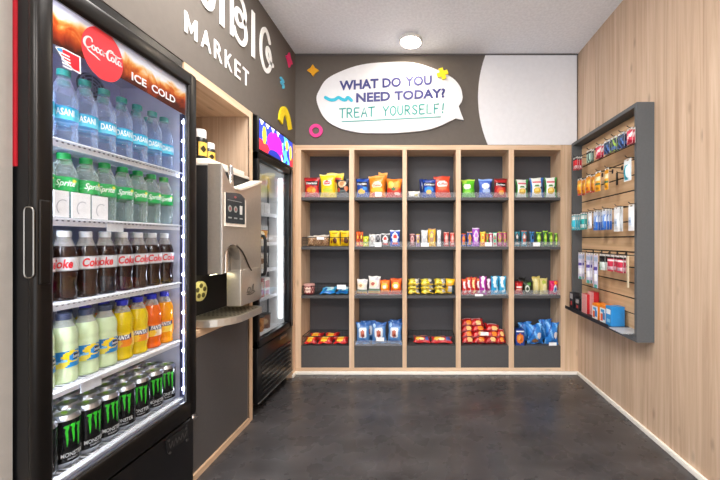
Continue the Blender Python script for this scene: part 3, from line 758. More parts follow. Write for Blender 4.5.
def orange(nm, liq, base, c2):
    return make_bottle(nm, '', 'bottle', 'orange and yellow soda bottles in the cooler', .215, op, clear('clear_soda_neck', (.96,.95,.9), .25, .85, (.85,.82,.74)), juice(liq), .172, CAPB, .0152,
    (.048,.098, [('b',base),('e',.5,.35,.16,.5,c2),('e',.40,.3,.09,.34,'#f6c22a'),('f',lambda u,v: .3 < u < .7 and .44+.3*(u-.5) < v < .88+.3*(u-.5),'#1c2a5e'),('r',.86,.97,.1,.9,'#f3d13a'),('f',lambda u,v: .88 < u < .95 and int(v*18) % 2 == 0 and v > .1,'#403010')]), lambda z: .0312, [('FANTA',.022,.073,.089,.02,.2,0)], WP) if False else \
    make_bottle(nm, '', 'bottle', 'orange and yellow soda bottles in the cooler', .215, op, clear('clear_soda_neck', (.96,.95,.9), .25, .85, (.85,.82,.74)), juice(liq), .172, CAPB, .0152,
    (.048,.098, [('b',base),('e',.5,.35,.16,.5,c2),('e',.40,.3,.09,.34,'#f6c22a'),('f',lambda u,v: .36 < u < .64 and .50+.3*(u-.5) < v < .86+.3*(u-.5),'#1c2a5e'),('r',.86,.97,.1,.9,'#f3d13a'),('f',lambda u,v: .88 < u < .95 and int(v*18) % 2 == 0 and v > .1,'#403010')]), .0313, [('FANTA',.019,.075,.091,.03,.2,0)], WP)
orng = orange('orange_soda_bottle', '#f26a12', '#f4771c', '#f0d8b0')
pine = orange('pineapple_soda_bottle', '#e6c60e', '#edc81c', '#f08a1e')
mang = orange('mango_soda_bottle', '#f4a012', '#f28a1a', '#f6dc5a')
lemp = [(.027,0),(.0312,.005),(.0312,.03),(.0300,.045),(.0315,.06),(.0315,.105),(.0300,.118),(.0315,.135),(.0290,.158),(.0200,.180),(.0150,.192),(.0145,.203)]
lemon = make_bottle('lemonade_bottle', '', 'bottle', 'pale lemonade bottles in the cooler', .21, lemp, clear('clear_lemonade_neck', (.94,.97,.93), .3, .85, (.84,.9,.84)), juice('#cfe0b4'), .170, CAPD, .0172,
    (.048,.098, [('b','#2283c6'),('e',.56,.62,.12,.36,'#f4d21e'),('e',.60,.60,.08,.25,'#2283c6'),('r',.56,.74,.44,.8,'#15151a'),('e',.42,.2,.1,.2,'#e9d44a'),('f',lambda u,v: abs(v-.35-.6*(u-.35)) < .07 and u < .5,'#7fc0e8'),('r',0,.2,.1,.9,'#eef0f0')]), .0316, [('Lemonade',.013,.074,.084,.01,0,.026)], WP)
# can
mb = MB()
mb.lathe([(.024,0),(.0265,.002),(.033,.012),(.0333,.016)], 30, 1, caps=False); mb.lathe([(.0333,.016),(.0333,.142)], 30, 0, caps=False)
mb.lathe([(.0333,.142),(.030,.152),(.0272,.156),(.0275,.158),(.026,.158),(.0255,.1555),(.001,.1552)], 30, [1,1,1,1,1,2], caps=False)
mb.add([(0,0,0)], []) if False else None
CANB = plain('#131416', .25, .35, 0, 40, .1)
can = mb.build('energy_drink_can', [CANB, ALU, plain('#b9c6a2', .3, .8)], None, world=False); tag(can, '', 'can', 'black energy drink cans in the cooler')
mb = MB(); mb.prism(ell(0, .006, .006, .010, 14), lambda a, b, d: (a, b, .1562+d), .0012); mb.build('pull_tab', plain('#9ed23a', .35, .5), can, world=False)
t = MB(); cf = cyl_fn(.0333, .0008)
for (x0, x1, yt, yb, bx) in ((-.021,-.008,.128,.062,-.013), (-.0075,.0055,.130,.070,.001), (.006,.0195,.128,.056,.013)):
    out = [(x0, yt-.004), (x0+.004, yt), (x1-.002, yt-.001), (x1, yt+.003), (x1-.0015, yt-.012), (x1-.003, (yt+yb)/2+.012), (x1-.0022, (yt+yb)/2), (bx+.0025, yb+.014), (bx, yb), (bx-.0015, yb+.016), (x0+.0048, (yt+yb)/2+.006), (x0+.0036, (yt+yb)/2+.012), (x0+.0052, yt-.01)]
    t.prism(out, cf)
t.build('claw_emblem', plain('#35d02c', .35), can, world=False, recalc=False)
t = MB(); text_in(t, 'MONSTER', -.026, .026, .032, .045, cf, 0, bold=.01); text_in(t, 'ENERGY', -.012, .012, .023, .028, cf); t.build('lettering', plain('#d9dcdf', .35), can, world=False, recalc=False)

ORD = ['nearest the door handle', 'second from the door handle', 'third from the door handle', 'fourth from the door handle', 'fifth from the door handle', 'sixth from the door handle', 'second from the door hinge', 'nearest the door hinge']
ROW = ['front row', 'second row', 'third row']
used = {}
def put(proto, x, y, z, label, jit=.35, base=None):
    rz = math.atan2(-x, y)+.28+random.uniform(-jit, jit) if base is None else base
    if proto.name not in used:
        used[proto.name] = 1; proto.location = (x, y, z); proto.rotation_euler.z = rz; proto['label'] = label; return proto
    return dup(proto, (x, y, z), rz, label)
for r in range(3):
    for k in range(8):
        y = .940+.0655*k; x = -1.105-.068*r
        if r < 2:
            put(water, x+random.uniform(-.004,.004), y, SHZ[0]+.001, f'clear water bottle, top cooler shelf, {ROW[r]}, {ORD[k]}')
            put(lime, x+random.uniform(-.004,.004), y, SHZ[1]+.001, f'green-label soda bottle, second cooler shelf, {ROW[r]}, {ORD[k]}', .25)
            put(dcola, x, y, SHZ[2]+.001, f'dark diet cola bottle, middle cooler shelf, {ROW[r]}, {ORD[k]}', .75 if k < 4 else .3)
            p = ([lemon]*4+[pine, pine, orng, mang] if r == 0 else [lemon, lemon, lemon, pine, orng, pine, orng, orng])[k]
            w = {'l': 'pale lemonade bottle', 'p': 'yellow soda bottle', 'o': 'orange soda bottle', 'm': 'yellow-orange soda bottle'}[p.name[0]]
            put(p, x, y, SHZ[3]+.001, f'{w}, fourth cooler shelf, {ROW[r]}, {ORD[k]}', .3)
        put(can, x+.006-.0*r, y, SHZ[4]+.001, f'black energy drink can, bottom cooler shelf, {ROW[r]}, {ORD[k]}', .3)
# white cards standing in front of the soda bottles
for (xa, xb, yt, yb, w) in ((53.5,68.5,189.5,216,'first'),(71.5,90,192,217,'second'),(92,107.5,195.5,218,'third')):
    a = onX(xa, yt, -1.054); b = onX(xb, yt, -1.054)
    loc = (-1.052, (a[0]+b[0])/2, SHZ[1]+.004)
    t = thing('promotion_card', f'white card on the second cooler shelf front, {w} from the door handle', 'card', loc, 0, 'white cards in the cooler')
    zt_ = EYE+(CY-yt)*a[0]/F
    MB().box(-1.055, -1.0525, a[0], b[0], SHZ[1]+.004, zt_).build('card', plain('#f4f4f8', .5), t)
    mb = MB(); cyy = (a[0]+b[0])/2; r_ = ell(cyy+.004, (SHZ[1]+zt_)/2-.008, .017, .022, 20, PI*.35, PI*1.3)
    v, f = ribbon(r_, .0025); mb.flat(v, f, xwall(-1.0522), .0003); mb.build('printed_arc', plain('#b9bcc6', .5), t)
# ================================================================== snack fridge with lit header
sf = thing('snack_fridge', 'slim black glass-door fridge with a colourful lit header panel', 'fridge', (-1.37, 2.366, 0))
XF = -1.05; FY0, FY1 = 2.09, 2.652
mb = MB()
mb.box(-1.70, XF-.045, FY0, FY0+.03, .07, 1.925).box(-1.70, XF-.045, FY1-.03, FY1, .07, 1.925).box(-1.70, XF-.045, FY0, FY1, 1.66, 1.925).box(-1.70, -1.67, FY0, FY1, .07, 1.7).box(-1.70, XF-.045, FY0, FY1, .07, .44)
mb.build('cabinet', BLACK, sf)
mb = MB()
for x in (-1.64, XF-.1):
    for y in (FY0+.05, FY1-.05): mb.lathe([(.018, 0), (.018, .012), (.008, .014), (.008, .075)], 12, 0, (x, y, 0))
mb.build('feet', BLACKM, sf)
mb = MB(); mb.box(XF-.05, XF-.004, FY0, FY1, .07, .425, 0, .004)
for i in range(7):
    z = .11+.034*i; mb.box(XF-.006, XF, FY0+.05, FY1-.04, z, z+.012, 1)
mb.box(XF-.004, XF+.002, FY0+.002, FY1-.002, .070, .076, 2)
mb.box(XF-.004, XF+.001, FY1-.23, FY1-.12, .385, .405, 3)
mb.build('grille', [BLACK, plain('#1e1e20', .25), plain('#c9c9c6', .25, .9), plain('#7a7a7a', .3, .8)], sf)
mb = MB(); mb.box(XF-.045, XF, FY0, FY1, 1.70, 1.928, bev=.004); mb.build('header_box', BLACK, sf)
# header picture: one lit sheet painted in flat shapes
hy0, hy1, hz0_, hz1_ = FY0+.012, FY1-.012, 1.716, 1.912
HC = {'b': '#2a3fc0', 'm': '#d81fd6', 'r': '#e02a3c', 'y': '#b9c43a', 'c': '#5fd0ea', 'w': '#f4f4fa', 'd': '#1c2f98', 'o': '#e8c04a'}
def hc(u, v):
    for k in range(4):
        c0 = .06+.15*k
        if v > .86-.02*k and abs(u-c0) < (v-.82)*.28: return 'w'
    if ((u-.13)/.055)**2+((v-.56)/.30)**2 < 1: return 'y'
    if ((u-.42)/.19)**2+((v-.02)/.22)**2 < 1: return 'd'
    if ((u-.43)/.22)**2+((v-.46)/.42)**2 < 1: return 'm'
    if ((u-.80)/.05)**2+((v-.72)/.2)**2 < 1 or ((u-.93)/.045)**2+((v-.52)/.3)**2 < 1: return 'o'
    if u > .9 and v < .36: return 'r'
    if abs(u-.70-.05*math.sin(v*9)) < .035 or abs(u-.80-.05*math.sin(v*9+1)) < .03: return 'c'
    if abs(u-.62-.04*math.sin(v*8+2)) < .02 and v < .7: return 'w'
    if u < .28 and v < .36-.3*u: return 'r'
    if .58 < u < .66 and v < .3: return 'r'
    return 'b'
keys = list(HC); nx, nz = 84, 34; vs = [(XF+.0008, hy0+(hy1-hy0)*i/nx, hz0_+(hz1_-hz0_)*j/nz) for j in range(nz+1) for i in range(nx+1)]
fs = []; ms = []
for j in range(nz):
    for i in range(nx): fs.append((j*(nx+1)+i, j*(nx+1)+i+1, (j+1)*(nx+1)+i+1, (j+1)*(nx+1)+i)); ms.append(keys.index(hc((i+.5)/nx, (j+.5)/nz)))
MB().add(vs, fs, ms).build('lit_picture', [emit_hex(HC[k], 1.15) for k in keys], sf)
# interior
FL = plain('#eceef0', .5, 0, 0, 30, .02)
mb = MB(); i0, i1 = FY0+.03, FY1-.03
mb.box(-1.67, -1.66, i0, i1, .44, 1.66).box(-1.66, XF-.05, i0, i0+.003, .44, 1.66).box(-1.66, XF-.05, i1-.003, i1, .44, 1.66).box(-1.66, XF-.05, i0, i1, .44, .455).box(-1.66, XF-.05, i0, i1, 1.645, 1.66)
mb.build('liner', FL, sf)
FS = [1.325, 1.105, .907, .70, .475]
for z in FS[:-1]:
    mb = MB(); mb.box(-1.62, -1.17, i0+.006, i1-.008, z-.014, z, 0); mb.box(-1.172, -1.166, i0+.006, i1-.008, z-.020, z+.006, 0); mb.build('shelf', [WIREW], sf)
mb = MB(); mb.box(-1.24, -1.228, i1-.012, i1-.003, .47, 1.62, 0)
mb.build('shelf_rail', plain('#3a3a3e', .5), sf)
FLED = emit('white_fridge_tube', (.93, .97, 1.), 3.2)
MB().box(-1.148, -1.122, i1-.012, i1-.004, .50, 1.62).build('led_tube', FLED, sf)
MB().box(-1.155, -1.118, i0+.004, i0+.012, .50, 1.62).build('led_tube', FLED, sf)
# door
d2 = bpy.data.objects.new('door', None); COL.objects.link(d2); d2.parent = sf
g0, g1, gz0, gz1 = FY0+.022, FY1-.075, .478, 1.648
mb = MB(); a, b = XF-.042, XF
mb.box(a, b, FY0, g0, .432, 1.695, bev=.003).box(a, b, g1, FY1, .432, 1.695, bev=.003).box(a, b, FY0, FY1, .432, gz0, bev=.003).box(a, b, FY0, FY1, gz1, 1.695, bev=.003)
mb.build('frame', BLACK, d2)
MB().box(XF-.02, XF-.014, g0, g1, gz0, gz1).build('glass', GLASS, d2)
mb = MB(); mb.box(b, b+.0015, FY1-.030, FY1-.022, .44, 1.69); mb.build('edge_strip', ALU, d2)
hy = FY0+.012
A = onX(262, 234, XF+.02); B = onX(262, 272, XF+.02)
zt_, zb_ = 1.155, .90
mb = MB(); mb.tube([(b, hy+.02, zt_), (b+.022, hy+.02, zt_-.004), (b+.030, hy+.02, zt_-.03), (b+.030, hy+.02, zb_+.03), (b+.022, hy+.02, zb_+.004), (b, hy+.02, zb_)], .0105, 8)
mb.build('handle', BLACKM, d2)
# food inside
def tub(name, label, r, h, cols, loc, lid):
    root = thing(name, label, 'food', loc, 0, 'packed food in the snack fridge')
    s = MB(); s.lathe([(r*.86, 0), (r*.88, .003), (r, h-.008)], 22, 0); s.build('tub', pack(cols[0]), root, world=False)
    l = MB(); l.lathe([(r+.002, h-.008), (r+.002, h), (.001, h)], 22, 0); l.build('lid', pack(lid), root, world=False)
    s2, m2 = band(lambda z: r*(.88+.12*z/h), h*.25, h*.75, [('b', cols[1]), ('e', .5, .5, .16, .42, cols[2])]); s2.build('label', m2, root, world=False, recalc=False)
    return root
def carton(name, label, w, d, h, c0, c1, loc, rz, cat='box', group=None, layers=None):
    root = thing(name, label, cat, loc, rz, group)
    mb = MB(); mb.box(-w/2, w/2, -d/2, d/2, 0, h, 0, .0015); mb.build('carton', pack(c0), root, world=False)
    cols, at = painter(layers or [('b', c0), ('r', .12, .88, .45, .85, c1), ('r', .2, .8, .12, .3, c1)]); n, m = 18, 12
    vs = [(-w/2+w*i/n, -d/2-.0006, h*j/m) for j in range(m+1) for i in range(n+1)]; fs = []; ms = []
    for j in range(m):
        for i in range(n): fs.append((j*(n+1)+i, j*(n+1)+i+1, (j+1)*(n+1)+i+1, (j+1)*(n+1)+i)); ms.append(at((i+.5)/n, (j+.5)/m))
    MB().add(vs, fs, ms).build('printed_front', [pack(c) for c in cols], root, world=False)
    return root
FN = ['top', 'second', 'third', 'fourth', 'bottom']
fq = 'packed food in the snack fridge'
for k, y in enumerate((2.20, 2.30, 2.40, 2.50)):
    P = ['at the handle end', 'second from the handle', 'third from the handle', 'at the hinge end'][k]
    carton('food_box', f'plain white food box, {FN[0]} shelf of the snack fridge, {P}', .085, .10, .085, '#f2f2f2', '#e2e2e4', (-1.235, y, FS[0]), PI/2, 'box', fq)
    c3 = [('#e8e4e0','#9aa6d0','#f0f0f0'),('#dfe3ec','#5f86b8','#c98a6a'),('#f0ece4','#7a8cc0','#f4f4f4'),('#e8eef2','#c86a3a','#ffffff')][k]
    tub('yogurt_tub', f'pale tub with a coloured label, {FN[1]} shelf of the snack fridge, {P}', .043, .13, c3, (-1.23, y, FS[1]), '#f2f2f0')
    c3 = [('#f0ece0','#f2f0ea','#c8b070'),('#ece6d6','#e8d8b8','#a87848'),('#f2f0ea','#f4eee0','#d8b880'),('#e8e0d0','#f2e8d8','#98704a')][k]
    tub('yogurt_tub', f'cream tub, {FN[2]} shelf of the snack fridge, {P}', .043, .12, c3, (-1.23, y, FS[2]), '#f4f2ee')
    c0, c1 = [('#c23a30','#f2e8e0'),('#e8e0da','#c4372e'),('#b83028','#f0e6da'),('#eadfd8','#c8564a')][k]
    carton('food_box', f'red and white food box, {FN[3]} shelf of the snack fridge, {P}', .085, .10, .14, c0, c1, (-1.235, y, FS[3]), PI/2, 'box', fq)
    c3 = [('#c88448','#d8944e','#f0e0c8'),('#b87038','#c8864a','#e8d8c0'),('#c88448','#d8944e','#8a5028'),('#7a4a2a','#8a5a34','#d8b890')][k]
    tub('sauce_jar', f'brown jar with a dark lid, {FN[4]} shelf of the snack fridge, {P}', .036, .11, c3, (-1.20, y, FS[4]-.02), '#2a2624')

# ================================================================== juice dispenser
jd = thing('juice_dispenser', 'stainless juice dispenser with a small screen standing in the oak niche', 'drink dispenser', (-1.2, 1.77, .70))
JX = -.97; J0, J1 = 1.578, 1.964
mb = MB(); mb.box(-1.50, JX-.067, J0, J1, .955, 1.49, 0, .004).box(-1.50, -1.16, J0, J1, .70, .955, 0)
mb.box(-1.16, -1.16+.004, J0, J1, .70, .96, 0)
mb.build('body', BLACKM, jd)
# front shell outline in (Y, Z): scooped top edge, arch and drop block
top = cat_rom([(J0, 1.497), (J0+.02, 1.475), (1.63, 1.432), (1.685, 1.398), (1.72, 1.392)], 5)+[(J1, 1.470)]
arch = cat_rom([(1.745, .962), (1.742, 1.035), (1.715, 1.088), (1.672, 1.104), (1.632, 1.092), (1.603, 1.04), (1.598, .962)], 5)
outl = [(J0, .962)]+top+[(J1, .962)]+arch
mb = MB(); mb.prism(outl[::-1], xwall(JX-.067), .067); mb.build('front_shell', STEEL, jd)
mb = MB(); mb.box(JX-.075, JX-.052, J0+.004, J1-.004, .962, 1.398, 0).box(JX-.10, JX-.03, J0+.006, J1-.004, 1.30, 1.392, 0)
mb.build('inner_panel', plain('#8c857c', .35, .9), jd)
mb = MB(); mb.box(JX-.30, JX-.067, J0+.002, J1-.002, 1.488, 1.505, 0, .004); mb.build('top_cover', plain('#d8d2c8', .4), jd)
lipz = ribbon([(1.69, 1.398), (1.73, 1.396), (1.80, 1.418), (J1, 1.478)], .012, False)
mb = MB(); mb.flat(lipz[0], lipz[1], xwall(JX-.06), .066); mb.build('cream_lip', CREAM, jd)
mb = MB(); mb.lathe([(.013, 1.39), (.013, 1.507), (.011, 1.51), (.001, 1.51)], 18, 0, (JX-.018, 1.682, 0)); mb.build('chrome_post', CHROME, jd)
mb = MB(); mb.lathe([(.015, .962), (.015, 1.10)], 18, 0, (JX-.028, 1.655, 0)); mb.build('chrome_post', CHROME, jd)
mb = MB(); mb.tube(cat_rom([(JX+.002, 1.70, 1.10), (JX+.003, 1.76, 1.06), (JX+.003, 1.82, .985), (JX+.002, 1.85, .955)], 5), .004, 6, 0); mb.build('seam_bead', plain('#6a645c', .3, .9), jd)
mb = MB(); mb.box(JX-.004, JX+.001, J0-.0005, J0+.008, .962, 1.49, 0); mb.build('edge_strip', plain('#f0ece4', .25, .5), jd)  # pale strip paints the highlight along the shell's front edge
# drop block
mb = MB(); mb.box(JX-.075, JX+.002, 1.742, J1, .772, .968, 0, .004)
mb.build('dispensing_block', STEEL, jd)
mb = MB(); fxx = xwall(JX+.0035)
for st in ([(1.80,.835),(1.815,.86),(1.835,.858),(1.83,.84),(1.812,.838),(1.82,.83),(1.845,.832)], [(1.85,.835),(1.862,.868),(1.872,.872),(1.868,.85),(1.862,.836),(1.88,.838)], [(1.80,.826),(1.84,.822),(1.885,.83)]):
    v, f = ribbon(cat_rom(st, 5), .0045); mb.flat(v, f, fxx, .0006)
mb.build('script_badge', plain('#3a3632', .4), jd)
# screen
sy0, sy1, sz0, sz1 = 1.603, 1.775, 1.212, 1.36
tp = cat_rom([(sy1, sz1-.008), ((sy0+sy1)/2+.03, sz1+.012), (sy0, sz1+.002)], 5)
mb = MB(); mb.prism([(sy0-.002, sz0-.016), (sy1+.014, sz0-.016), (sy1+.014, sz1-.018)]+tp[1:], xwall(JX), .004, 0); mb.build('screen_bezel', CREAM, jd)
mb = MB(); mb.prism([(sy0, sz0), (sy1, sz0)]+tp, xwall(JX+.004), .002, 0); sc_ = mb.build('screen', plain('#3b3f42', .15), jd)
mb = MB(); ff = xwall(JX+.0065)
for i in range(3):
    c_ = sy0+.033+.05*i
    if i < 2:
        mb.prism(ell(c_, 1.285, .016, .017, 18), ff, .0004, 0); mb.prism(ell(c_, 1.285, .008, .009, 14), xwall(JX+.007), .0004, 1)
    else: mb.prism([(c_-.012, 1.262), (c_+.010, 1.262), (c_+.013, 1.308), (c_-.013, 1.308)], ff, .0004, 2)
    mb.prism([(c_-.014, 1.236), (c_+.014, 1.236), (c_+.014, 1.243), (c_-.014, 1.243)], ff, .0004, 3)
mb.prism([(sy0+.012, 1.326), (sy0+.14, 1.326), (sy0+.14, 1.329), (sy0+.012, 1.329)], ff, .0004, 3)
mb.prism(ell(sy0+.08, 1.348, .012, .006, 12), ff, .0004, 1)
mb.build('screen_icons', [plain('#9aa09a', .4), plain('#8c3a44', .4), plain('#d8d8d4', .4), plain('#8d9294', .4)], sc_)
# dial in the bay, lamp, tray
mb = MB(); mb.lathe([(.052, -1.16), (.052, -1.148), (.045, -1.145), (.001, -1.145)], 30, 0, (0, 1.69, .862), axis='x')
for q in range(5):
    a = 2*PI*q/5+.3; mb.lathe([(.0125, -1.1455), (.0125, -1.1435), (.001, -1.1435)], 14, 1, (0, 1.69+.028*math.cos(a), .862+.028*math.sin(a)), axis='x')
mb.build('dial', [plain('#d9d48e', .4), plain('#5a5630', .4)], jd)
mb = MB(); mb.box(-1.10, -1.05, 1.62, 1.72, .952, .957); mb.build('bay_lamp', emit('warm_bay_lamp', (1, .93, .62), 8.), jd)
mb = MB(); mb.box(-1.159, -1.157, 1.60, 1.615, .765, .80); mb.build('bay_label', TAG, jd)
def rr(y0, y1, x0, x1, r):
    p = [(x0, y0), (x0, y1)]
    p += [(x1-r*.35+r*.35*math.sin(i*PI/10), y1-r*.35+r*.35*math.cos(i*PI/10)) for i in range(6)]
    p += [(x1-r+r*math.cos(i*PI/16), y0+r-r*math.sin(i*PI/16)) for i in range(9)]
    return p
tr = rr(1.555, 1.925, -1.15, -.925, .15)
mb = MB(); mb.prism(tr, lambda a, b, d: (a, b, .706+d), .034)
mb.build('drip_tray', STEEL, jd)
tr2 = [(x+(-.012 if x > -1.1 else .01), y) for x, y in rr(1.572, 1.913, -1.14, -.925, .145)]
mb = MB(); mb.prism(tr2, lambda a, b, d: (a, b, .7402+d), .001, 0)
for i in range(9):
    for j in range(7):
        x = -1.13+.022*i; y = 1.66+.035*j
        mb.lathe([(.006, .7413), (.006, .742), (.001, .742)], 8, 1, (x, y, 0))
mb.build('tray_grid', [plain('#a8a08c', .3, .9), plain('#26241f', .5)], jd)
# bits standing on the machine
hb = MB(); hb.box(-1.42, -1.06, 1.62, 1.95, 1.506, 1.535, 0, .006); hp = hb.build('plastic_tray', CREAM, None, loc=(-1.24, 1.785, 1.506)); 
tag(hp, 'cream plastic tray lying on top of the juice dispenser', 'tray')
def small_bottle(x, y, z, h, label):
    t = thing('syrup_bottle', label, 'bottle', (x, y, z), math.atan2(-x, y), 'syrup bottles on the juice dispenser')
    s = MB(); s.lathe([(.028, 0), (.031, .004), (.031, h*.68), (.026, h*.74)], 22, 0); s.build('body', BLACK, t, world=False)
    c = MB(); c.lathe([(.022, h*.72), (.026, h*.74), (.026, h*.97), (.023, h), (.001, h)], 22, 0); c.build('cap', CAPW, t, world=False)
    b_, m_ = band(.031, h*.12, h*.62, [('b', '#17161a'), ('r', .46, .68, .05, .95, '#e6c054'), ('e', .57, .5, .06, .2, '#2c2412'), ('f', lambda u, v: .3 < u < .4 and int(v*9) % 2 == 0, '#8c8a84')]); b_.build('label', m_, t, world=False, recalc=False)
small_bottle(-1.155, 1.70, 1.536, .165, 'black syrup bottle with white cap and yellow label, nearer one on the juice dispenser')
small_bottle(-1.175, 1.80, 1.536, .125, 'shorter black syrup bottle behind the other on the juice dispenser')
# ================================================================== snacks on the shelves
TXTM = {}
def bag(name, label, w, h, d, layers, loc, rz=0., tilt=0., lie=False, words=None, cat='snack bag', group=None, crimp=.06, wob=1., nu=22, nv=26, wcol='#ffffff', seed=0, lean=.06):
    """a sealed film pouch: flat crimped ends, puffed middle, creases; front faces -y"""
    rnd = random.Random(seed or hash((name, round(loc[0], 3), round(loc[2], 3))) & 0xffff)
    ph = [rnd.uniform(0, 6.28) for _ in range(6)]
    R = Matrix.Rotation(tilt, 3, 'Y')
    if lie: R = R @ Matrix.Rotation(-PI/2+lean, 3, 'X')
    def half(u, v):
        if v < crimp or v > 1-crimp: return .0012
        t = (v-crimp)/(1-2*crimp)
        e = (1-abs(u)**2.6)**.6 if abs(u) < 1 else 0
        k = math.sin(PI*t)**.5*e
        cr = 1+.10*wob*(1-abs(2*t-1)*.2)*math.sin(u*7+ph[0])*abs(2*t-1)**2+.05*wob*math.sin(u*3+v*9+ph[1])
        return .0012+d/2*k*cr
    def P(u, v, side, off=0.):
        t = min(1, max(0, (v-crimp)/(1-2*crimp)))
        wf = 1-.13*math.sin(PI*t)**.6+.012*wob*math.sin(v*17+ph[2])
        x = w/2*u*wf
        z = h*v+.012*h*wob*math.sin(u*4+ph[3])*(v > 1-crimp)-.02*h*wob*(u*u)*(v > .5)*(v-.5)*0+.02*h*abs(u)**2*(v-.5)*wob
        y = .006*wob*math.sin(u*5+ph[4])*(abs(2*v-1)**6)
        return R @ Vector((x, y-side*(half(u, v)+off), z))
    us = [2*i/nu-1 for i in range(nu+1)]; vs_ = [j/nv for j in range(nv+1)]
    cols, at = painter(layers)
    V = []; Fc = []; Ms = []
    for side in (1, -1):
        o = len(V); V += [P(u, v, side) for v in vs_ for u in us]
        for j in range(nv):
            for i in range(nu):
                a = o+j*(nu+1)+i; q = (a, a+1, a+nu+2, a+nu+1)
                Fc.append(q if side > 0 else q[::-1]); Ms.append(at((i+.5)/nu, (j+.5)/nv) if side > 0 else 0)
    n1 = (nu+1)*(nv+1)
    rim = [i for i in range(nu+1)]+[j*(nu+1)+nu for j in range(1, nv+1)]+[nv*(nu+1)+i for i in range(nu-1, -1, -1)]+[j*(nu+1) for j in range(nv-1, 0, -1)]
    for k in range(len(rim)):
        a, b = rim[k], rim[(k+1) % len(rim)]; Fc.append((b, a, a+n1, b+n1)); Ms.append(0)
    z0 = min(p.z for p in V); V = [p-Vector((0, 0, z0)) for p in V]
    mb = MB(); mb.add(V, Fc, Ms, True)
    o = mb.build(name, [pack(c) for c in cols], None, loc=loc, rz=rz, world=False, recalc=False)
    tag(o, label, cat, group)
    if words:
        t = MB()
        fn = lambda a, b, dd: P(2*a-1, b, 1, .0016)-Vector((0, 0, z0))
        for wd_ in words:
            text_in(t, wd_[0], wd_[1], wd_[2], wd_[3], wd_[4], fn, 0, bold=wd_[5] if len(wd_) > 5 else .015, slope=wd_[6] if len(wd_) > 6 else 0)
        t.build('lettering', plain(wcol, .35), o, world=False, recalc=False)
    return o
BN = ['bay by the snack fridge', 'second bay from snack fridge', 'middle bay', 'second bay from oak wall', 'bay by the oak wall']
SN = ['top shelf', 'second shelf', 'third shelf', 'lowest shelf']
def item(bay, shelf, x0, x1, yt, label, layers, Y=2.80, d=.05, name='chip_bag', cat='snack bag', rz=0., tilt=0., words=None, zoff=.0005, wcol='#ffffff', wob=1., crimp=.06, h=None, lie=False, nu=20, nv=22):
    X0, zt = onY(x0, yt, Y); X1, _ = onY(x1, yt, Y); z = SH[shelf]+zoff
    X0 = max(X0, BAYS[bay][0]+.006); X1 = min(X1, BAYS[bay][1]-.006)
    if name in ('chip_bag', 'cookie_bag', 'candy_pouch', 'marshmallow_bag', 'nut_bag') and not rz:
        rz = random.uniform(-.16, .16); tilt = tilt or random.uniform(-.045, .045)
    hh = h if h is not None else max(.02, zt-z)
    return bag(name, f'{label}, {SN[shelf]}, {BN[bay]}', X1-X0, hh, d, layers, ((X0+X1)/2, Y, z), rz, tilt, lie, words, cat, f'snacks on the {SN[shelf]}', crimp, wob, nu, nv, wcol)
B = lambda c, *l: [('b', c)]+list(l)
silver = '#d4d2d0'
# ---- top shelf
item(0,0,304,320,178,'red tortilla chip bag', B('#c01f26',('r',0,1,.93,1,'#8f141a'),('f',lambda u,v: .62+.05*math.sin(u*6) < v < .80 and .08 < u < .95,'#15100f'),('e',.5,.36,.34,.17,'#e8741c'),('e',.35,.36,.14,.1,'#f2a83a'),('e',.68,.34,.12,.1,'#f2a83a'),('r',0,1,0,.06,'#8f141a')), words=[('Doritos',.13,.9,.655,.765)])
item(0,0,325,343.5,174,'yellow potato chip bag, the rear of two', B('#f1d21f',('r',0,1,.92,1,'#f7e47a'),('e',.72,.72,.2,.12,'#c6322c'),('e',.5,.4,.3,.2,'#f7e064')), Y=2.87, tilt=.05)
item(0,0,320.5,336,175,'yellow potato chip bag, the front of two', B('#efcf16',('r',0,1,.94,1,'#f8ea96'),('e',.5,.62,.3,.13,'#f4efe4'),('e',.5,.62,.24,.095,'#d8382e'),('e',.5,.30,.36,.10,'#c3cf3a'),('e',.35,.16,.2,.08,'#e8c24a')), Y=2.785, words=[("Lay's",.33,.68,.585,.655)], tilt=-.03)
item(0,0,336.5,350.5,180,'black kettle chip bag with round picture', B('#26242a',('e',.5,.74,.33,.2,'#d9b88c'),('e',.5,.76,.2,.12,'#c48a58'),('e',.2,.42,.14,.12,'#c04a38'),('e',.85,.46,.14,.14,'#d87a4a'),('r',.3,.8,.3,.4,'#5a6a6a')))
item(1,0,355,369.5,179,'blue tortilla chip bag', B('#1648a6',('r',0,1,.94,1,'#0d2c70'),('f',lambda u,v: .60+.05*math.sin(u*6) < v < .80 and .08 < u < .95,'#10182e'),('e',.45,.3,.3,.14,'#e9c25a'),('e',.75,.45,.2,.1,'#2f86d8'),('r',0,1,0,.06,'#0d2c70')), words=[('Doritos',.12,.9,.645,.755)])
item(1,0,377,386,173.5,'orange cheese snack bag, the rear of two', B('#f0851e',('r',0,1,.9,1,'#f6b25a'),('e',.5,.5,.3,.2,'#f2c46a')), Y=2.87, tilt=.06)
item(1,0,369,385.8,176.5,'orange cheese snack bag, the front of two', B('#ee8a22',('r',0,1,.93,1,'#f4b05a'),('e',.55,.55,.34,.17,'#f4e3c4'),('e',.52,.34,.4,.12,'#f0c23a'),('e',.5,.15,.3,.1,'#d94a2e')), words=[('Cheetos',.28,.82,.5,.6)], wcol='#d8452c')
item(1,0,385.6,402,179.5,'orange and red puffed snack bag', B('#e8801c',('e',.3,.66,.2,.2,'#f0c04a'),('e',.72,.7,.24,.18,'#f4a52a'),('f',lambda u,v: v < .42+.08*math.sin(u*8),'#d83a28'),('e',.5,.45,.16,.08,'#2f6a3a'),('e',.75,.2,.2,.08,'#f4d8c8')), tilt=.03)
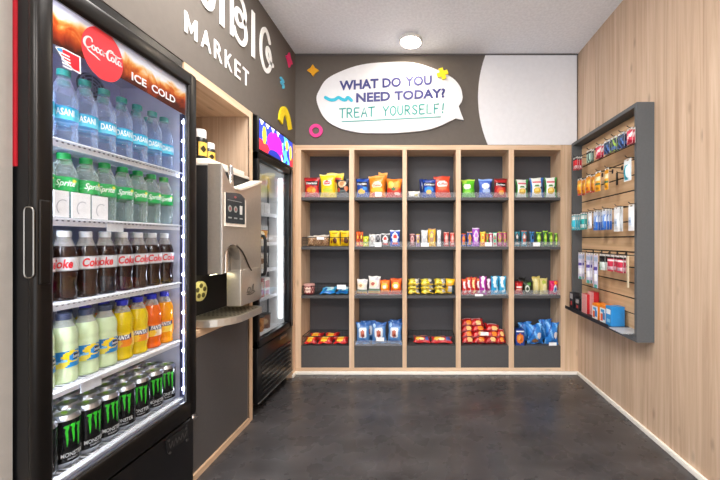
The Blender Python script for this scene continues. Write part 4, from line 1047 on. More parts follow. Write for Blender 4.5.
item(2,0,408,420,191.5,'small white pouch lying behind the acrylic lip', B('#ecebe6',('e',.7,.4,.2,.2,'#d8c87a'),('r',.4,.55,.3,1,'#ffffff')), name='candy_pack')
item(2,0,419.5,427,179.5,'dark blue chip bag peeking out behind another', B('#16307c',('e',.5,.5,.3,.2,'#0c1c50')), Y=2.88)
item(2,0,422,436,180,'blue tortilla chip bag', B('#173f9e',('f',lambda u,v: .62+.05*math.sin(u*6) < v < .80 and .06 < u < .95,'#1a1a30'),('e',.5,.42,.36,.16,'#2f8fe0'),('e',.5,.30,.22,.12,'#f0c46a'),('r',0,1,.94,1,'#0d2c70')), words=[('Doritos',.1,.92,.655,.76)])
item(2,0,434.5,451,177,'red-orange wavy chip bag', B('#dd4a2c',('r',0,1,.94,1,'#b8321f'),('e',.5,.62,.36,.16,'#f3e8e0'),('e',.5,.42,.3,.08,'#e87a4a'),('e',.6,.2,.34,.1,'#c83a2a')), words=[('Ruffles',.22,.8,.57,.68)], wcol='#c22a22', tilt=-.05)
item(3,0,461.5,475.2,180,'green chip bag', B('#5cbf24',('r',0,1,.93,1,'#b8e05a'),('e',.42,.6,.3,.15,'#eef4dc'),('e',.45,.32,.26,.1,'#8ad83a'),('e',.2,.85,.2,.1,'#a8dc3e')), words=[("Miss",.22,.62,.56,.65)] if False else None)
item(3,0,478.5,492.5,179.5,'periwinkle blue chip bag', B('#4a6cc8',('r',0,1,.92,1,'#8fb0ea'),('e',.5,.62,.3,.16,'#eef0f6'),('e',.55,.36,.3,.12,'#a8bfe8'),('r',.85,1,.2,.8,'#1c2a66')), words=None)
item(3,0,493.5,508.5,179,'dark red tortilla chip bag', B('#b01d20',('f',lambda u,v: .58+.05*math.sin(u*6) < v < .76 and .06 < u < .95,'#1a0d0c'),('e',.52,.36,.32,.16,'#e24a1c'),('e',.6,.26,.2,.12,'#f0a43a'),('r',0,1,.9,1,'#7c1418')), words=[('Doritos',.12,.9,.615,.72)])
for (x0,x1,yt,c,lb) in ((514.6,528.6,180,'#2e8a34','white and green popcorn bag nearest the divider'),(530,544,178.5,'#2a6fc0','white and blue popcorn bag'),(544.5,560,178,'#2f8a34','white and green popcorn bag nearest the oak wall')):
    item(4,0,x0,x1,yt,lb, B('#eef1ea',('f',lambda u,v: u > .84-.06*math.sin(v*3) ,c),('f',lambda u,v: u < .10,c),('f',lambda u,v: .72 < v < .84 and .15 < u < .8,'#d8707c'),('e',.46,.34,.28,.17,'#e8b834'),('e',.46,.38,.16,.08,'#f6dc7a'),('e',.46,.58,.2,.05,'#4f8a3c'),('e',.78,.48,.1,.05,'#3a2a22')))
# ---- second shelf
for k,(x0,x1,yt) in enumerate(((307.5,315.5,236.2),(314,322.5,235.6),(321,329,235))):
    item(0,1,x0,x1,yt,f'clear mixed nut bag, {["first","second","third"][k]} from the fridge side', B('#a07a5a',('f',lambda u,v: (math.sin(u*23+k)*math.sin(v*19+2*k)) > .35,'#d8b890'),('f',lambda u,v: (math.sin(u*17+2*k)*math.sin(v*27+k)) < -.45,'#6a4028'),('r',0,1,.86,1,'#c8c0b4')), name='nut_bag', Y=2.80)
item(0,1,329,340.5,231,'yellow chocolate peanut pouch beside the nut bags', B('#efc414',('r',0,1,.93,1,'#f8dc4a'),('f',lambda u,v: .80 < v < .86 and .3 < u < .8,'#8a5a1c'),('e',.6,.36,.2,.2,'#5a2a16'),('e',.25,.3,.1,.12,'#a85a1a')), Y=2.82)
item(0,1,340,351,231,'yellow chocolate peanut pouch against the divider', B('#edc010',('r',0,1,.93,1,'#f8dc4a'),('f',lambda u,v: .80 < v < .86 and .2 < u < .7,'#8a5a1c'),('e',.65,.36,.24,.2,'#5a2a16'),('e',.25,.4,.12,.14,'#b4641e')), Y=2.83)
bars = [
 (1,[(355.6,359.4,231.5,'orange peanut butter cup stick','#e8641c','#b8401a','#f6c23a'),(359.3,363.2,231.5,'orange peanut butter cup stick beside another','#ea6a1e','#7c2c14','#f6d04a'),(363,368.8,236.3,'yellow-green candy pack','#d8d41e','#8fae22','#f4f07a'),(369,375.5,234.2,'white candy bar pack','#ecebe8','#a8a4a0','#cfcac4'),(375,381.5,233.5,'silver and black cookie pack','#c9c8cc','#2a282c','#7a787c'),(381,390,233.8,'black and white cookie pack','#4a484c','#e8e6e6','#d8403a'),(390,400,230.5,'blue cracker pack with a red mark','#2050b8','#e8eef4','#d8342e')]),
 (2,[(409.6,415,234,'brown and pink chocolate bar','#7a4048','#d8a8a4','#a46a66'),(415.8,420,234.2,'lilac and yellow chocolate bar','#b89ac8','#e8c44a','#8a6aa0'),(421,427.8,230.2,'white protein bar beside the yellow one','#eceaea','#c8cad0','#f6f6f6'),(427.8,435.8,228.8,'yellow protein bar','#f0b81e','#b08a6a','#f8d86a'),(436.8,441.2,230,'narrow white protein bar','#f0f0f0','#c8ccd8','#ffffff'),(443.5,449,232.4,'red and pink fruit bar nearer the white bars','#c83a30','#e8a09a','#f2d0c8'),(450,455.6,233,'red and pink fruit bar against the divider','#d0483c','#e89a90','#f0c8bc')]),
 (3,[(460.6,466,233.8,'blue pack with an orange disc','#3a5cae','#e8641c','#f0a040'),(467,472,232,'blue and orange candy pack','#2f4aa0','#f0a860','#e8781c'),(472,479.6,228.2,'tall purple candy pouch','#a03cc0','#e8d8f0','#d080e0'),(480,485.4,232,'orange and yellow candy pack','#f0a41c','#f6d84a','#e8701c'),(485.5,489,233,'red and green candy pack','#c42a30','#4aa03a','#e87a2a'),(489,492.6,233,'pink and white candy pack','#d83a66','#f2e8ec','#f0a0b8'),(493,496.8,232.6,'white and green candy pack','#e8f0e4','#4ab08a','#d8304a'),(497.2,502.4,232,'magenta and olive candy pack beside the white one','#a8206c','#a8a43a','#d85a9a'),(503,509,232,'magenta and olive candy pack against the divider','#b0246e','#b0a83c','#d04a90')]),
 (4,[(514.3,519.8,231,'teal and black granola bar against the divider','#2a8496','#20282c','#d8d4cc'),(521,527,230.8,'teal and black granola bar, second from the divider','#2488a0','#c86a5a','#e8ece8'),(529.2,534.6,232,'dark teal granola bar beside the green ones','#1c5a78','#3a7ac0','#18222a'),(536,541.4,232.4,'lime green granola bar, first of four','#2c6a20','#a8dc2e','#d8f06a'),(542.6,547.6,231.2,'lime green granola bar, second of four','#2c6a20','#9cd82a','#d8f06a'),(548,553.2,232.6,'lime green granola bar, third of four','#286018','#a8dc2e','#e0f47a'),(554.2,559.4,233.6,'lime green granola bar, fourth of four','#286018','#a0dc2a','#e0f47a')])]
for bay, rows in bars:
    for k,(x0,x1,yt,lb,c0,c1,c2) in enumerate(rows):
        item(bay,1,x0,x1,yt,lb,B(c0,('e',.5,.55,.36,.3,c1),('e',.5,.62,.22,.13,c2),('f',lambda u,v: .12 < v < .24 and .15 < u < .85,c2),('r',0,1,.95,1,c1)),name='snack_bar',Y=2.79+.012*(k%2),d=.022,cat='snack bar',crimp=.05,rz=random.uniform(-.25,.25),nu=10,nv=16)
# ---- third shelf
t = thing('jerky_tub','round pink and brown tub in the third shelf basket next to the snack fridge','tub',(onY(309.3,290,2.79)[0],2.79,SH[2]+.006),0,'snacks on the third shelf')
s = MB(); s.lathe([(.036,0),(.041,.006),(.046,.045),(.045,.07)],24,0); s.build('tub',pack('#7a2a30'),t,world=False)
s = MB(); s.lathe([(.047,.07),(.047,.084),(.040,.088),(.001,.088)],24,0); s.build('lid',pack('#d8a49c'),t,world=False)
bb,mm = band(lambda z:.041+.1*(z-.006) if z<.045 else .0455,.012,.066,[('b','#8a3034'),('f',lambda u,v: math.sin(u*70)*math.sin(v*9)>.1,'#e0b0a4'),('e',.5,.5,.1,.4,'#f0d8c8')]); bb.build('label',mm,t,world=False,recalc=False)
for k,(x0,x1,y_) in enumerate(((321,336,2.79),(336.5,349,2.80))):
    X0=onY(x0,290,y_)[0];X1=onY(x1,290,y_)[0]
    bag('cookie_pack',f'light blue flat cookie pack, {["nearer the tub","against the divider"][k]}, third shelf next to the snack fridge',X1-X0,.12,.04,B('#2f9fd0',('e',.5,.5,.36,.3,'#a8e0f0'),('e',.3,.4,.12,.2,'#1666b0'),('e',.75,.6,.14,.2,'#e8f4f8'),('r',0,1,0,.2,'#1a70bc')),((X0+X1)/2,y_-.025,SH[2]+.006),.1*(1-2*k),0,True,None,'cookie pack','snacks on the third shelf',lean=.3)
for k,(x0,x1,yt) in enumerate(((354.6,367.5,279.5),(368,380.6,276.5))):
    item(1,2,x0,x1,yt,f'white cookie bag, {["by the divider","nearer the orange bags"][k]}',B('#e9e6e2',('e',.42,.60,.36,.20,'#f2e2c4'),('e',.42,.60,.16,.1,'#c89a6a' if k==0 else '#c05a4a'),('r',0,1,.18,.34,'#6f8a6c'),('r',0,1,.06,.18,'#d8a848'),('r',0,1,0,.06,'#a03a2a'),('e',.75,.85,.2,.1,'#c4c2c8')),name='cookie_bag',tilt=.04-.02*k)
for k,(x0,x1,yt) in enumerate(((380,390.5,280),(390,402,278.5))):
    item(1,2,x0,x1,yt,f'orange cracker bag, {["nearer the white bags","against the divider"][k]}',B('#ee7c1c' if k==0 else '#e2601c',('e',.5,.56,.36,.22,'#f6c04a'),('e',.5,.52,.22,.13,'#f2f0ea'),('r',0,1,.0,.12,'#d8482a'),('r',0,1,.94,1,'#c84a1c')),name='cookie_bag',tilt=.0)
yl = [(407.8,419.6),(421,433.6),(434.6,446)]
for r in range(3):
    for k,(x0,x1) in enumerate(yl):
        X0=onY(x0,290,2.78)[0];X1=onY(x1,290,2.78)[0]
        bag('cracker_pack',f'yellow cracker pack, {["bottom","middle","top"][r]} of the {["first","second","third"][k]} pile, middle bay third shelf',X1-X0,.085,.040,B('#ecd01c',('e',.3,.5,.2,.4,'#f4e86a'),('r',.66,1,0,1,'#4c4a50' if (r+k)%2 else '#a8a6a0'),('e',.75,.5,.16,.3,'#e8e4d8'),('r',0,1,0,.10,'#c8a010'),('f',lambda u,v:.4<u<.6 and int(v*14)%3==0,'#6a5a1a')),((X0+X1)/2,2.780+.006*r,SH[2]+.006+.037*r),random.uniform(-.08,.08),0,True,None,'cracker pack','yellow cracker packs in the wire basket',nu=16,nv=14,lean=.45)
item(2,2,444.5,456,279.3,'bright yellow candy bag leaning on the piles',B('#f4c21a',('e',.5,.82,.3,.1,'#f8dc5a'),('e',.4,.55,.3,.2,'#e8a012'),('r',.3,.75,.1,.5,'#e6e0dc'),('r',.75,1,0,.6,'#2a5a68')),Y=2.84,name='candy_bag',tilt=.08)
gm = [(462,466.6,279,'#d8322c','#f0e0de','red gummy pouch against the divider'),(466.6,471.4,277.6,'#cc2a2a','#f2e6e2','second red gummy pouch'),(471.4,476,277.4,'#c8281f','#f4d890','red gummy pouch with a yellow mark'),(476,480.2,278.6,'#b02030','#f0e8e4','dark red gummy pouch'),(480,486,276.5,'#b028a0','#f0eaf2','magenta gummy pouch'),(486,490.8,278.8,'#90286a','#f0dce8','plum gummy pouch'),(491,498.6,276.2,'#2a9cd0','#d8eef6','blue gummy pouch nearer the plum one'),(499,507,276.4,'#3aa8d4','#e0f2f8','blue gummy pouch against the divider')]
for k,(x0,x1,yt,c0,c1,lb) in enumerate(gm):
    item(3,2,x0-.6,x1+.6,yt,lb,B(c0,('f',lambda u,v: abs(u-.5-.10*math.sin(v*7))<.20 and .12<v<.85,c1),('e',.5,.9,.3,.08,'#e87a3a' if k<4 else c1),('e',.5,.3,.2,.1,c0)),name='gummy_pouch',Y=2.785+.02*(k%2),d=.03,nu=12,nv=18,rz=random.uniform(-.2,.2))
item(4,2,514.4,522.6,281.5,'red chocolate pouch against the divider',B('#c8282a',('r',.1,.9,.48,.62,'#f0e4e0'),('r',.1,.9,.30,.42,'#f0b89a'),('r',0,1,.85,1,'#8a1a1c')),name='candy_pouch')
item(4,2,517,526,277.8,'black pouch behind the red one',B('#1c1a1a',('e',.6,.6,.3,.2,'#3a5a30')),name='candy_pouch',Y=2.88)
item(4,2,523,533,281.5,'black and green pouch with a white mark',B('#22301c',('e',.4,.45,.24,.26,'#c8d0c0'),('e',.4,.45,.14,.16,'#2a3a22'),('e',.7,.8,.3,.12,'#3f7a22'),('r',.8,1,0,1,'#14120f')),name='candy_pouch',Y=2.80)
item(4,2,532.5,541,277,'pale yellow paper bag beside the black pouch',B('#dccb82',('e',.4,.5,.2,.4,'#ece0a8'),('r',0,1,.92,1,'#c8b45c')),name='candy_pouch',Y=2.82,tilt=-.07)
item(4,2,539.5,548,278.5,'pale yellow paper bag beside the pink pouch',B('#d4c47a',('e',.45,.75,.24,.14,'#a8b43a'),('e',.5,.4,.26,.3,'#e6dba4')),name='candy_pouch',Y=2.79)
item(4,2,548,558.6,281,'hot pink pouch with a blue and white picture',B('#d81e64',('e',.72,.84,.24,.1,'#f08a2a'),('e',.62,.42,.24,.3,'#d8e4f0'),('e',.62,.36,.14,.18,'#2a6ab4'),('r',0,.1,0,1,'#a8144c')),name='candy_pouch',Y=2.79)
# ---- lowest shelf
def lying(name,label,x0,x1,yf,z,dep,d,layers,rz=0.,group='snacks on the lowest shelf',cat='candy pack',nu=18,nv=12,tilt=0.,lean=.5):
    Y=2.795+yf; X0=onY(x0,340,Y)[0];X1=onY(x1,340,Y)[0]
    for a,b in BAYS:
        if a<(X0+X1)/2<b: X0=max(X0,a+.014); X1=min(X1,b-.014)
    return bag(name,label,X1-X0,dep,d,layers,((X0+X1)/2,Y-.02,z),rz,tilt,True,None,cat,group,nu=nu,nv=nv,lean=lean)
ry=lambda k:B('#c9201f',('e',.4,.45,.26,.34,'#f0a01e'),('r',.2,.66,.55,.72,'#f4dc6a'),('r',.16,.6,.2,.32,'#f6e04a'),('r',.82,1,0,1,'#8e1216'),('r',.7,.78,.2,.8,'#e85a30'))
for k,(x0,x1) in enumerate(((302.3,317.5),(318.2,333.2),(334.2,348.6))):
    lying('biscuit_pack',f'red and yellow biscuit pack, front row, {["first","second","third"][k]} from fridge side, lowest shelf basket',x0,x1,-.005,SH[3]+.006,.080,.040,ry(k),.0,group='red and yellow biscuit packs in the lowest basket')
for k,(x0,x1) in enumerate(((309,323.5),(324.5,339))):
    lying('biscuit_pack',f'red and yellow biscuit pack, back row, {["nearer the fridge","nearer the divider"][k]}, lowest shelf basket by the fridge',x0,x1,.10,SH[3]+.008,.080,.040,ry(k),.05,group='red and yellow biscuit packs in the lowest basket')
for k,(x0,x1,Y,yt) in enumerate(((356.2,370.2,2.79,322.5),(371.8,387,2.80,323),(387,402,2.79,322.5),(361,376,2.88,321),(390,402,2.88,320))):
    item(1,3,x0,x1,yt,f'blue and white marshmallow bag, {["front, fridge side","front, in the middle","front, far side","behind the first two","behind the far one"][k]}',B('#5e8fc8',('r',0,1,.84,1,'#2f62a8'),('f',lambda u,v:.30<v<.78 and .14<u<.86 and (u-.5)**2*1.2+(v-.54)**2<.12,'#e6ecf2'),('e',.5,.5,.17,.17,'#c8705a'),('e',.55,.42,.1,.08,'#8a3a34'),('r',.1,.9,.08,.24,'#3d70b4'),('e',.2,.86,.12,.08,'#a8c8e8')),Y=Y,name='marshmallow_bag',wob=1.6,d=.07)
for k,(x0,x1) in enumerate(((413,430.5),(430.5,452.5))):
    lying('biscuit_pack',f'red multicoloured biscuit pack, {["nearer the fridge","nearer the oak wall"][k]} of two, basket on the lowest middle shelf',x0,x1,.0,SH[3]+.006,.075,.055,B('#c82a2c',('e',.3,.4,.2,.2,'#f0c03a'),('e',.6,.7,.2,.15,'#e87a5a'),('r',.74,.95,.2,.7,'#4a5a9a'),('e',.5,.3,.14,.15,'#f4e0a0'),('r',0,1,.86,1,'#8a1618')),0,group='biscuit packs in the middle bay')
n=0
kp=lambda k:B('#b8141c',('r',.1,.75,.55,.78,'#efe4e2'),('r',.15,.7,.62,.70,'#b8141c'),('e',.6,.25,.22,.2,'#f08a2a' if k%2 else '#e8c07a'),('r',0,1,0,.07,'#7a0c12'),('e',.2,.2,.12,.14,'#d8342a'))
NMR=['bottom','second','third','top']
rows=[[(460.6,475),(473,487),(485,498),(496,509.4)],[(460.6,474),(472,488),(486,499),(496,509)],[(460.8,474),(472,486),(485,500)],[(461,474),(470,484)]]
for r,row in enumerate(rows):
    for k,(x0,x1) in enumerate(row):
        lying('chocolate_pack',f'red chocolate pack, {NMR[r]} layer, {["first","second","third","fourth"][k]} from fridge side, lowest shelf pile',x0,x1,-.0+.018*r,SH[3]+.002+.043*r,.095,.062,kp(r+k),random.uniform(-.12,.12),group='red chocolate packs piled on the lowest shelf',tilt=(.10 if (r and k>1) else random.uniform(-.05,.05)))
X0,_=onY(515,340,2.78);X1,_=onY(523.6,340,2.78)
carton('cookie_box',f'small orange-fronted blue cookie box, lowest shelf next to the oak wall',X1-X0,.06,.135,'#1c3f8c','#e87a22',((X0+X1)/2,2.785,SH[3]+.0005),0,'box',None,[('b','#1c3f8c'),('r',.05,.95,.80,.94,'#e8ecf4'),('e',.5,.42,.42,.30,'#e67a20'),('e',.4,.46,.16,.12,'#f2a850'),('e',.62,.36,.14,.1,'#c85a16')])
bl=lambda k:B('#2f7fd0',('f',lambda u,v: math.sin(u*11+v*5+k)>.72,'#7ab8f0'),('f',lambda u,v: math.sin(u*9-v*7+k)<-.85,'#1a58a8'),('e',.75,.45,.16,.16,'#e8dcd8'),('e',.45,.18,.2,.12,'#9a6a3a' if k==0 else '#3a88d8'))
for k,(x0,x1,Y,yt,lb) in enumerate(((527,543,2.785,325,'crinkled blue snack bag beside the cookie box'),(544.5,560.6,2.785,323,'crinkled blue snack bag in front, oak side'),(519.5,533,2.87,323,'crinkled blue snack bag behind the cookie box'),(541,557,2.87,320.5,'crinkled blue snack bag at the back, oak side'))):
    item(4,3,x0,x1,yt,lb,bl(k),Y=Y,name='crinkled_bag',wob=2.2,d=.075,tilt=(-.06,.03,-.1,-.12)[k])
# ================================================================== slatwall display on the oak wall
DX0 = 1.211; DY0, DY1 = 1.837, 2.641; DZ0, DZ1_ = .548, 1.905
ds = thing('wall_display', 'dark grey framed slatwall display of hanging travel goods on the oak wall', 'display', (1.28, 2.24, .548))
tk = .022
MB().box(DX0, XR, DY0, DY0+tk, DZ0, DZ1_).build('side_panel', FRAMEGREY, ds)
MB().box(DX0, XR, DY1-tk, DY1, DZ0, DZ1_).build('side_panel', FRAMEGREY, ds)
MB().box(DX0, XR, DY0+tk, DY1-tk, DZ1_-tk, DZ1_).build('top_panel', FRAMEGREY, ds)
MB().box(DX0, XR, DY0+tk, DY1-tk, DZ0, DZ0+tk).build('bottom_panel', FRAMEGREY, ds)
mb = MB(); XS = 1.285
mb.box(XS+.008, XR-.001, DY0+tk, DY1-tk, DZ0+tk, DZ1_-tk, 1)
zs = [DZ0+tk]+[.583+.094*k for k in range(14)]+[DZ1_-tk]
for a, b in zip(zs[:-1], zs[1:]):
    if b-a > .012: mb.box(XS, XS+.010, DY0+tk, DY1-tk, a+.0045, b-.0045, 0)
mb.build('slat_board', [SLATWOOD, plain('#17130f', .6)], ds)
mb = MB(); mb.box(1.150, 1.283, 2.02, DY1-tk-.002, .585, .590, 0); mb.box(1.148, 1.152, 2.02, DY1-tk-.002, .580, .603, 0)
mb.build('tray', plain('#26262a', .4), ds)
MB().box(1.151, 1.283, 1.872, 2.012, .586, .589).build('acrylic_tray', ACRYL, ds)
HK = plain('#141416', .35)
def hook(y, z, L=.115):
    mb = MB(); mb.box(XS-.002, XS, y-.008, y+.008, z-.014, z+.014)
    mb.tube([(XS, y, z), (XS-L*.9, y, z+.004), (XS-L, y, z+.014)], .0026, 6); mb.build('hook', HK, ds)
def hang(name, label, y, x, zt, w, h, d, layers, group, style='card', cat='hanging pack'):
    """a carded pack hanging from a hook, facing the room; zt is its top edge"""
    root = thing(name, label, cat, (x, y, zt-h), -PI/2, group)
    n, m = 12, 16; cols, at = painter(layers)
    mb = MB(); hole = .006
    # card with a euro slot
    o = [(-w/2, 0), (w/2, 0), (w/2, h), (hole*1.6, h), (hole*1.6, h-.010), (-hole*1.6, h-.010), (-hole*1.6, h), (-w/2, h)]
    vs = [(-w/2+w*i/n, -.0008, (h-.012)*j/m) for j in range(m+1) for i in range(n+1)]; fs = []; ms = []
    for j in range(m):
        for i in range(n): fs.append((j*(n+1)+i, j*(n+1)+i+1, (j+1)*(n+1)+i+1, (j+1)*(n+1)+i)); ms.append(at((i+.5)/n, (j+.5)/m))
    mb.add(vs, fs, ms)
    c = MB(); c.box(-w/2, w/2, 0, .0012, 0, h-.012); c.box(-w/2, -.010, 0, .0012, h-.012, h); c.box(.010, w/2, 0, .0012, h-.012, h); c.box(-w/2, w/2, 0, .0012, h-.003, h)
    c.build('card', pack('#eceae6' if style != 'dark' else '#2a2a2e'), root, world=False)
    mb.build('printed_front', [pack(q) for q in cols], root, world=False, recalc=False)
    b = MB(); n2 = 8
    # moulded blister or stick standing proud of the card
    prof = []
    for j in range(7):
        t = j/6
        for i in range(n2+1):
            u = 2*i/n2-1; e = (1-abs(u)**4)*(math.sin(PI*min(1, max(0, t)))**.35)
            prof.append((u*w*.36, -.001-d*e, h*.10+h*.62*t))
    fs = []; ms = []
    for j in range(6):
        for i in range(n2): a = j*(n2+1)+i; fs.append((a, a+1, a+n2+2, a+n2+1)); ms.append(at(.14+.72*(i+.5)/n2, .12+.7*(j+.5)/6))
    b.add(prof, fs, ms, True); b.build('blister', [pack(q) for q in cols], root, world=False, recalc=False)
    return root
PEG = ['first', 'second', 'third', 'fourth', 'fifth', 'sixth', 'seventh', 'eighth', 'ninth']
def row(rname, rdesc, z, items, dx=.017):
    for k, it in enumerate(items):
        px, w, h, n, desc, nm, layers, d = it
        y = 1.20*F/(px-CX); hook(y, z+.004)
        for q in range(n):
            x = 1.186+dx*q
            tail = f', {["front","second","third"][q]} pack' if n > 1 else ''
            hang(nm, f'{desc}, {rdesc}, {PEG[k]} display hook from far end{tail}', y+random.uniform(-.003, .003), x, z+.004, w, h, d, layers, f'packs on the {rdesc} of the wall display')
Bx = lambda c, *l: [('b', c)]+list(l)
navy = Bx('#1c2c52', ('f', lambda u, v: int(u*6+v*4) % 3 == 0, '#4f78b8'), ('r', .1, .9, .75, .92, '#2a3e50'))
navyg = Bx('#22344a', ('f', lambda u, v: int(u*5+v*5) % 3 == 0, '#9ac04a'), ('r', .1, .9, .1, .3, '#5a78a8'))
redw = Bx('#d8303a', ('r', .1, .9, .05, .4, '#f0e4e2'), ('f', lambda u, v: int(u*7) % 2 == 0 and v < .4, '#c8283a'), ('r', 0, 1, .85, 1, '#2a1c22'))
greenw = Bx('#24403a', ('f', lambda u, v: int(u*6) % 2 == 0, '#a8c8b8'), ('r', 0, 1, .8, 1, '#16242a'))
pinkw = Bx('#d8405a', ('f', lambda u, v: abs(v-.5-.5*(u-.5)) < .13, '#f2dcdc'), ('r', 0, 1, 0, .2, '#a82038'))
Z = lambda k: .583+.094*k
row('a', 'top row', Z(13)-.043, [
 (577, .07, .095, 3, 'red and white carded pack', 'carded_pack', redw, .008), (591, .07, .088, 2, 'dark green striped carded pack', 'carded_pack', greenw, .008), (600.5, .066, .09, 2, 'pink striped carded pack', 'carded_pack', pinkw, .008),
 (609, .064, .086, 2, 'navy carded pack with blue stripes', 'carded_pack', navy, .008), (616, .064, .09, 2, 'navy and lime carded pack', 'carded_pack', navyg, .008), (623.5, .062, .09, 2, 'deep blue carded pack', 'carded_pack', navy, .008), (632, .05, .09, 2, 'red and white striped carded pack', 'carded_pack', pinkw, .008)])
org = Bx('#ec9a1c', ('r', .1, .9, .55, .8, '#f6c04a'), ('r', .2, .8, .2, .4, '#d8642a'), ('r', 0, 1, 0, .1, '#d8482a'))
orgg = Bx('#ecA61c', ('r', .1, .9, .62, .82, '#e8dcb0'), ('r', .12, .88, .36, .46, '#4a6a4a'), ('r', .2, .8, .1, .24, '#c8862a'))
row('b', 'second row', Z(10)+.062, [
 (581.5, .062, .125, 2, 'orange tube pack', 'carded_pack', org, .014), (590.5, .062, .125, 2, 'orange tube pack', 'carded_pack', org, .014), (600, .07, .135, 1, 'orange razor pack with a green band', 'carded_pack', orgg, .012), (609, .045, .14, 1, 'slim orange pack with a green band', 'carded_pack', orgg, .010)], dx=.03)
aq = Bx('#e8eef0', ('r', .08, .62, .08, .8, '#3fb4c8'), ('r', .2, .5, .3, .6, '#1f86a8'), ('r', .66, .95, .2, .7, '#c8e4ea'))
y = 1.2*F/(630-CX); hook(y, 1.60); hang('carded_pack', 'tall aqua and white pack hanging alone by the near side panel of the wall display', y, 1.186, 1.595, .066, .128, .016, aq, 'packs on the second row of the wall display')
y = 1.24*F/(617.5-CX); hook(y, 1.55, .05)
MB().box(1.235, 1.238, y-.009, y+.009, 1.475, 1.555).build('hook_plate', HK, ds)
teal = Bx('#2fa8a4', ('r', .1, .9, .7, .95, '#e4ecea'), ('r', .15, .85, .1, .3, '#d8ecea'), ('r', .3, .7, .35, .62, '#1c7c86'))
aqua = Bx('#3fc0d4', ('r', .1, .9, .74, .95, '#eef2f2'), ('r', .2, .8, .12, .28, '#e8f4f6'))
blue = Bx('#cfd8ea', ('r', 0, 1, .0, .42, '#2a6fd0'), ('r', .2, .5, .1, .8, '#8fb0e0'), ('r', .6, .8, .1, .8, '#5a8ad8'))
wht = Bx('#eceef0', ('r', .2, .8, .2, .6, '#c8d4e4'), ('r', .3, .7, .3, .45, '#8fa8c8'))
row('c', 'third row', Z(8)-.010, [
 (575.5, .066, .125, 3, 'aqua toothpaste pack', 'carded_pack', aqua, .013), (584.5, .066, .125, 2, 'teal toothpaste pack', 'carded_pack', teal, .013), (592, .05, .12, 1, 'white floss pack', 'carded_pack', wht, .010), (598, .058, .135, 3, 'blue and white toothbrush pack', 'carded_pack', blue, .010), (606.5, .056, .135, 3, 'blue and white toothbrush pack', 'carded_pack', blue, .010), (619.5, .06, .15, 2, 'white comb pack', 'carded_pack', wht, .009), (633.5, .05, .15, 1, 'white comb pack', 'carded_pack', wht, .009)])
pur = Bx('#d8d4ea', ('r', .1, .9, .55, .72, '#5a4a9a'), ('r', .15, .85, .2, .5, '#f0f0f4'), ('r', .2, .8, .02, .14, '#3aa898'), ('r', .1, .9, .8, .95, '#a8bcd8'))
blg = Bx('#e4ece6', ('r', 0, 1, .58, 1, '#17171a'), ('r', 0, .2, .0, .55, '#3fae7a'), ('r', .4, .7, .1, .45, '#cfe0d4'))
rdw = Bx('#c4304a', ('f', lambda u, v: int(v*6) % 2 == 0 and v > .5, '#ecdcdc'), ('r', .1, .9, .15, .35, '#e8c4cc'), ('r', 0, 1, .9, 1, '#2a1c20'))
row('d', 'fourth row', Z(5)-.022, [
 (582, .06, .20, 2, 'purple and white toothbrush pack', 'carded_pack', pur, .010), (590, .06, .215, 2, 'purple and white toothbrush pack', 'carded_pack', pur, .010), (597.5, .055, .235, 1, 'tall white pack with a teal foot', 'carded_pack', pur, .010), (604.5, .066, .105, 2, 'black and green carded pack', 'carded_pack', blg, .010), (613, .066, .105, 2, 'red and white carded pack', 'carded_pack', rdw, .010), (622.5, .062, .105, 2, 'red and white carded pack', 'carded_pack', rdw, .010)])
y = 1.2*F/(630.4-CX); hook(y, Z(5)-.018)
t_ = MB(); t_.box(1.184, 1.188, y-.008, y+.008, Z(5)-.20, Z(5)-.016, bev=.001); tag(t_.build('wooden_strip', plain('#d8c8a8', .5), None, loc=(1.186, y, Z(5)-.20)), 'thin pale strip hanging on the nearest hook of the fourth row of the wall display', 'strip')
# goods in the tray
def tray_box(px, w, d, h, c0, c1, label, z=.5905, rz=-PI/2, x=1.215, layers=None, nm='small_box'):
    y = x*F/(px-CX); return carton(nm, label, w, d, h, c0, c1, (x, y, z), rz, 'box', 'small boxes in the tray of the wall display', layers)
stripe = lambda: [('b', '#c8242c'), ('f', lambda u, v: int(u*9) % 2 == 0, '#f0d4d0')]
for k, px in enumerate((574.5, 580.5)):
    tray_box(px, .06, .05, .12-.03*k, '#26262a', '#8a8a90', f'black travel bottle box, {["far end", "second"][k]} in the tray of the wall display', layers=[('b', '#26262a'), ('r', .1, .9, .6, .9, '#a8a6a8'), ('r', .3, .7, .2, .4, '#c84a4a')])
o = tray_box(587, .075, .04, .14, '#c8242c', '#fff', 'red and white striped box standing in the tray of the wall display', layers=stripe())
o = tray_box(593.5, .075, .04, .165, '#b8202a', '#fff', 'taller red and white striped box leaning in the tray of the wall display', layers=stripe(), x=1.235)
box_b = [('b', '#eef0f0'), ('r', 0, 1, .8, 1, '#f08a1e'), ('r', .1, .5, .1, .5, '#e8642a'), ('r', .5, .9, .15, .6, '#2a86c8'), ('r', .15, .8, .58, .74, '#3a9ad8')]
tray_box(600.5, .068, .075, .105, '#f08a1e', '#fff', 'orange-topped white and blue box in the tray of the wall display', layers=box_b)
tray_box(608.5, .066, .075, .112, '#f08a1e', '#fff', 'second orange-topped white and blue box in the tray of the wall display', layers=box_b)
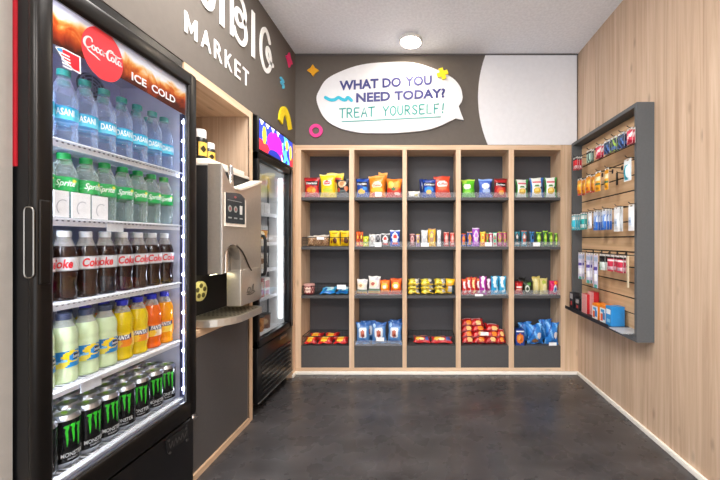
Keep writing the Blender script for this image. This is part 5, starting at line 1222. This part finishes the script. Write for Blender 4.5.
tray_box(615.2, .06, .085, .122, '#2a86c8', '#fff', 'blue and white box nearest the viewer in the tray of the wall display', layers=[('b', '#2f8fd4'), ('r', .1, .9, .55, .85, '#eef4f8'), ('r', .2, .8, .15, .35, '#8ac4e8')])
# ================================================================== camera and light
cam = bpy.data.cameras.new('camera'); co = bpy.data.objects.new('camera', cam); COL.objects.link(co)
cam.sensor_width = 36; cam.lens = F*36/720; cam.shift_x = -(CX-360)/720; cam.shift_y = 0; cam.clip_start = .02
co.location = (0, 0, EYE); co.rotation_euler = (PI/2, 0, 0); SC.camera = co
# the room's own lamps, the other ceiling panels behind and above the viewer
PANEL = emit('ceiling_panel_diffuser', (1., .98, .95), 22.)
for i, (x, y) in enumerate(((.25, -.6), (-.52, 1.25), (-.9, -1.0), (.9, -1.1))):
    t = thing('ceiling_panel', f'square white ceiling light panel, {["just behind the viewer", "above the viewer", "far behind by the left wall", "far behind by the oak wall"][i]}', 'ceiling light', (x, y, ZC-.02), group='square ceiling light panels')
    s = .30 if i != 1 else .36
    mb = MB(); mb.box(x-s-.012, x+s+.012, y-s-.012, y-s, ZC-.014, ZC); mb.box(x-s-.012, x+s+.012, y+s, y+s+.012, ZC-.014, ZC); mb.box(x-s-.012, x-s, y-s, y+s, ZC-.014, ZC); mb.box(x+s, x+s+.012, y-s, y+s, ZC-.014, ZC); mb.build('frame', WHITE, t)
    MB().box(x-s, x+s, y-s, y+s, ZC-.010, ZC-.004).build('diffuser', PANEL, t)
w = bpy.data.worlds.new('world'); SC.world = w; w.use_nodes = True
bg = w.node_tree.nodes['Background']; bg.inputs['Color'].default_value = (.93, .96, 1., 1); bg.inputs['Strength'].default_value = 2.0
SC.view_settings.view_transform = 'Standard'; SC.view_settings.look = 'None'; SC.view_settings.gamma = 1; SC.view_settings.use_curve_mapping = False
SC.view_settings.exposure = 0.42
SC.cycles.transparent_max_bounces = 24; SC.cycles.max_bounces = 10; SC.cycles.diffuse_bounces = 5; SC.cycles.sample_clamp_indirect = 6
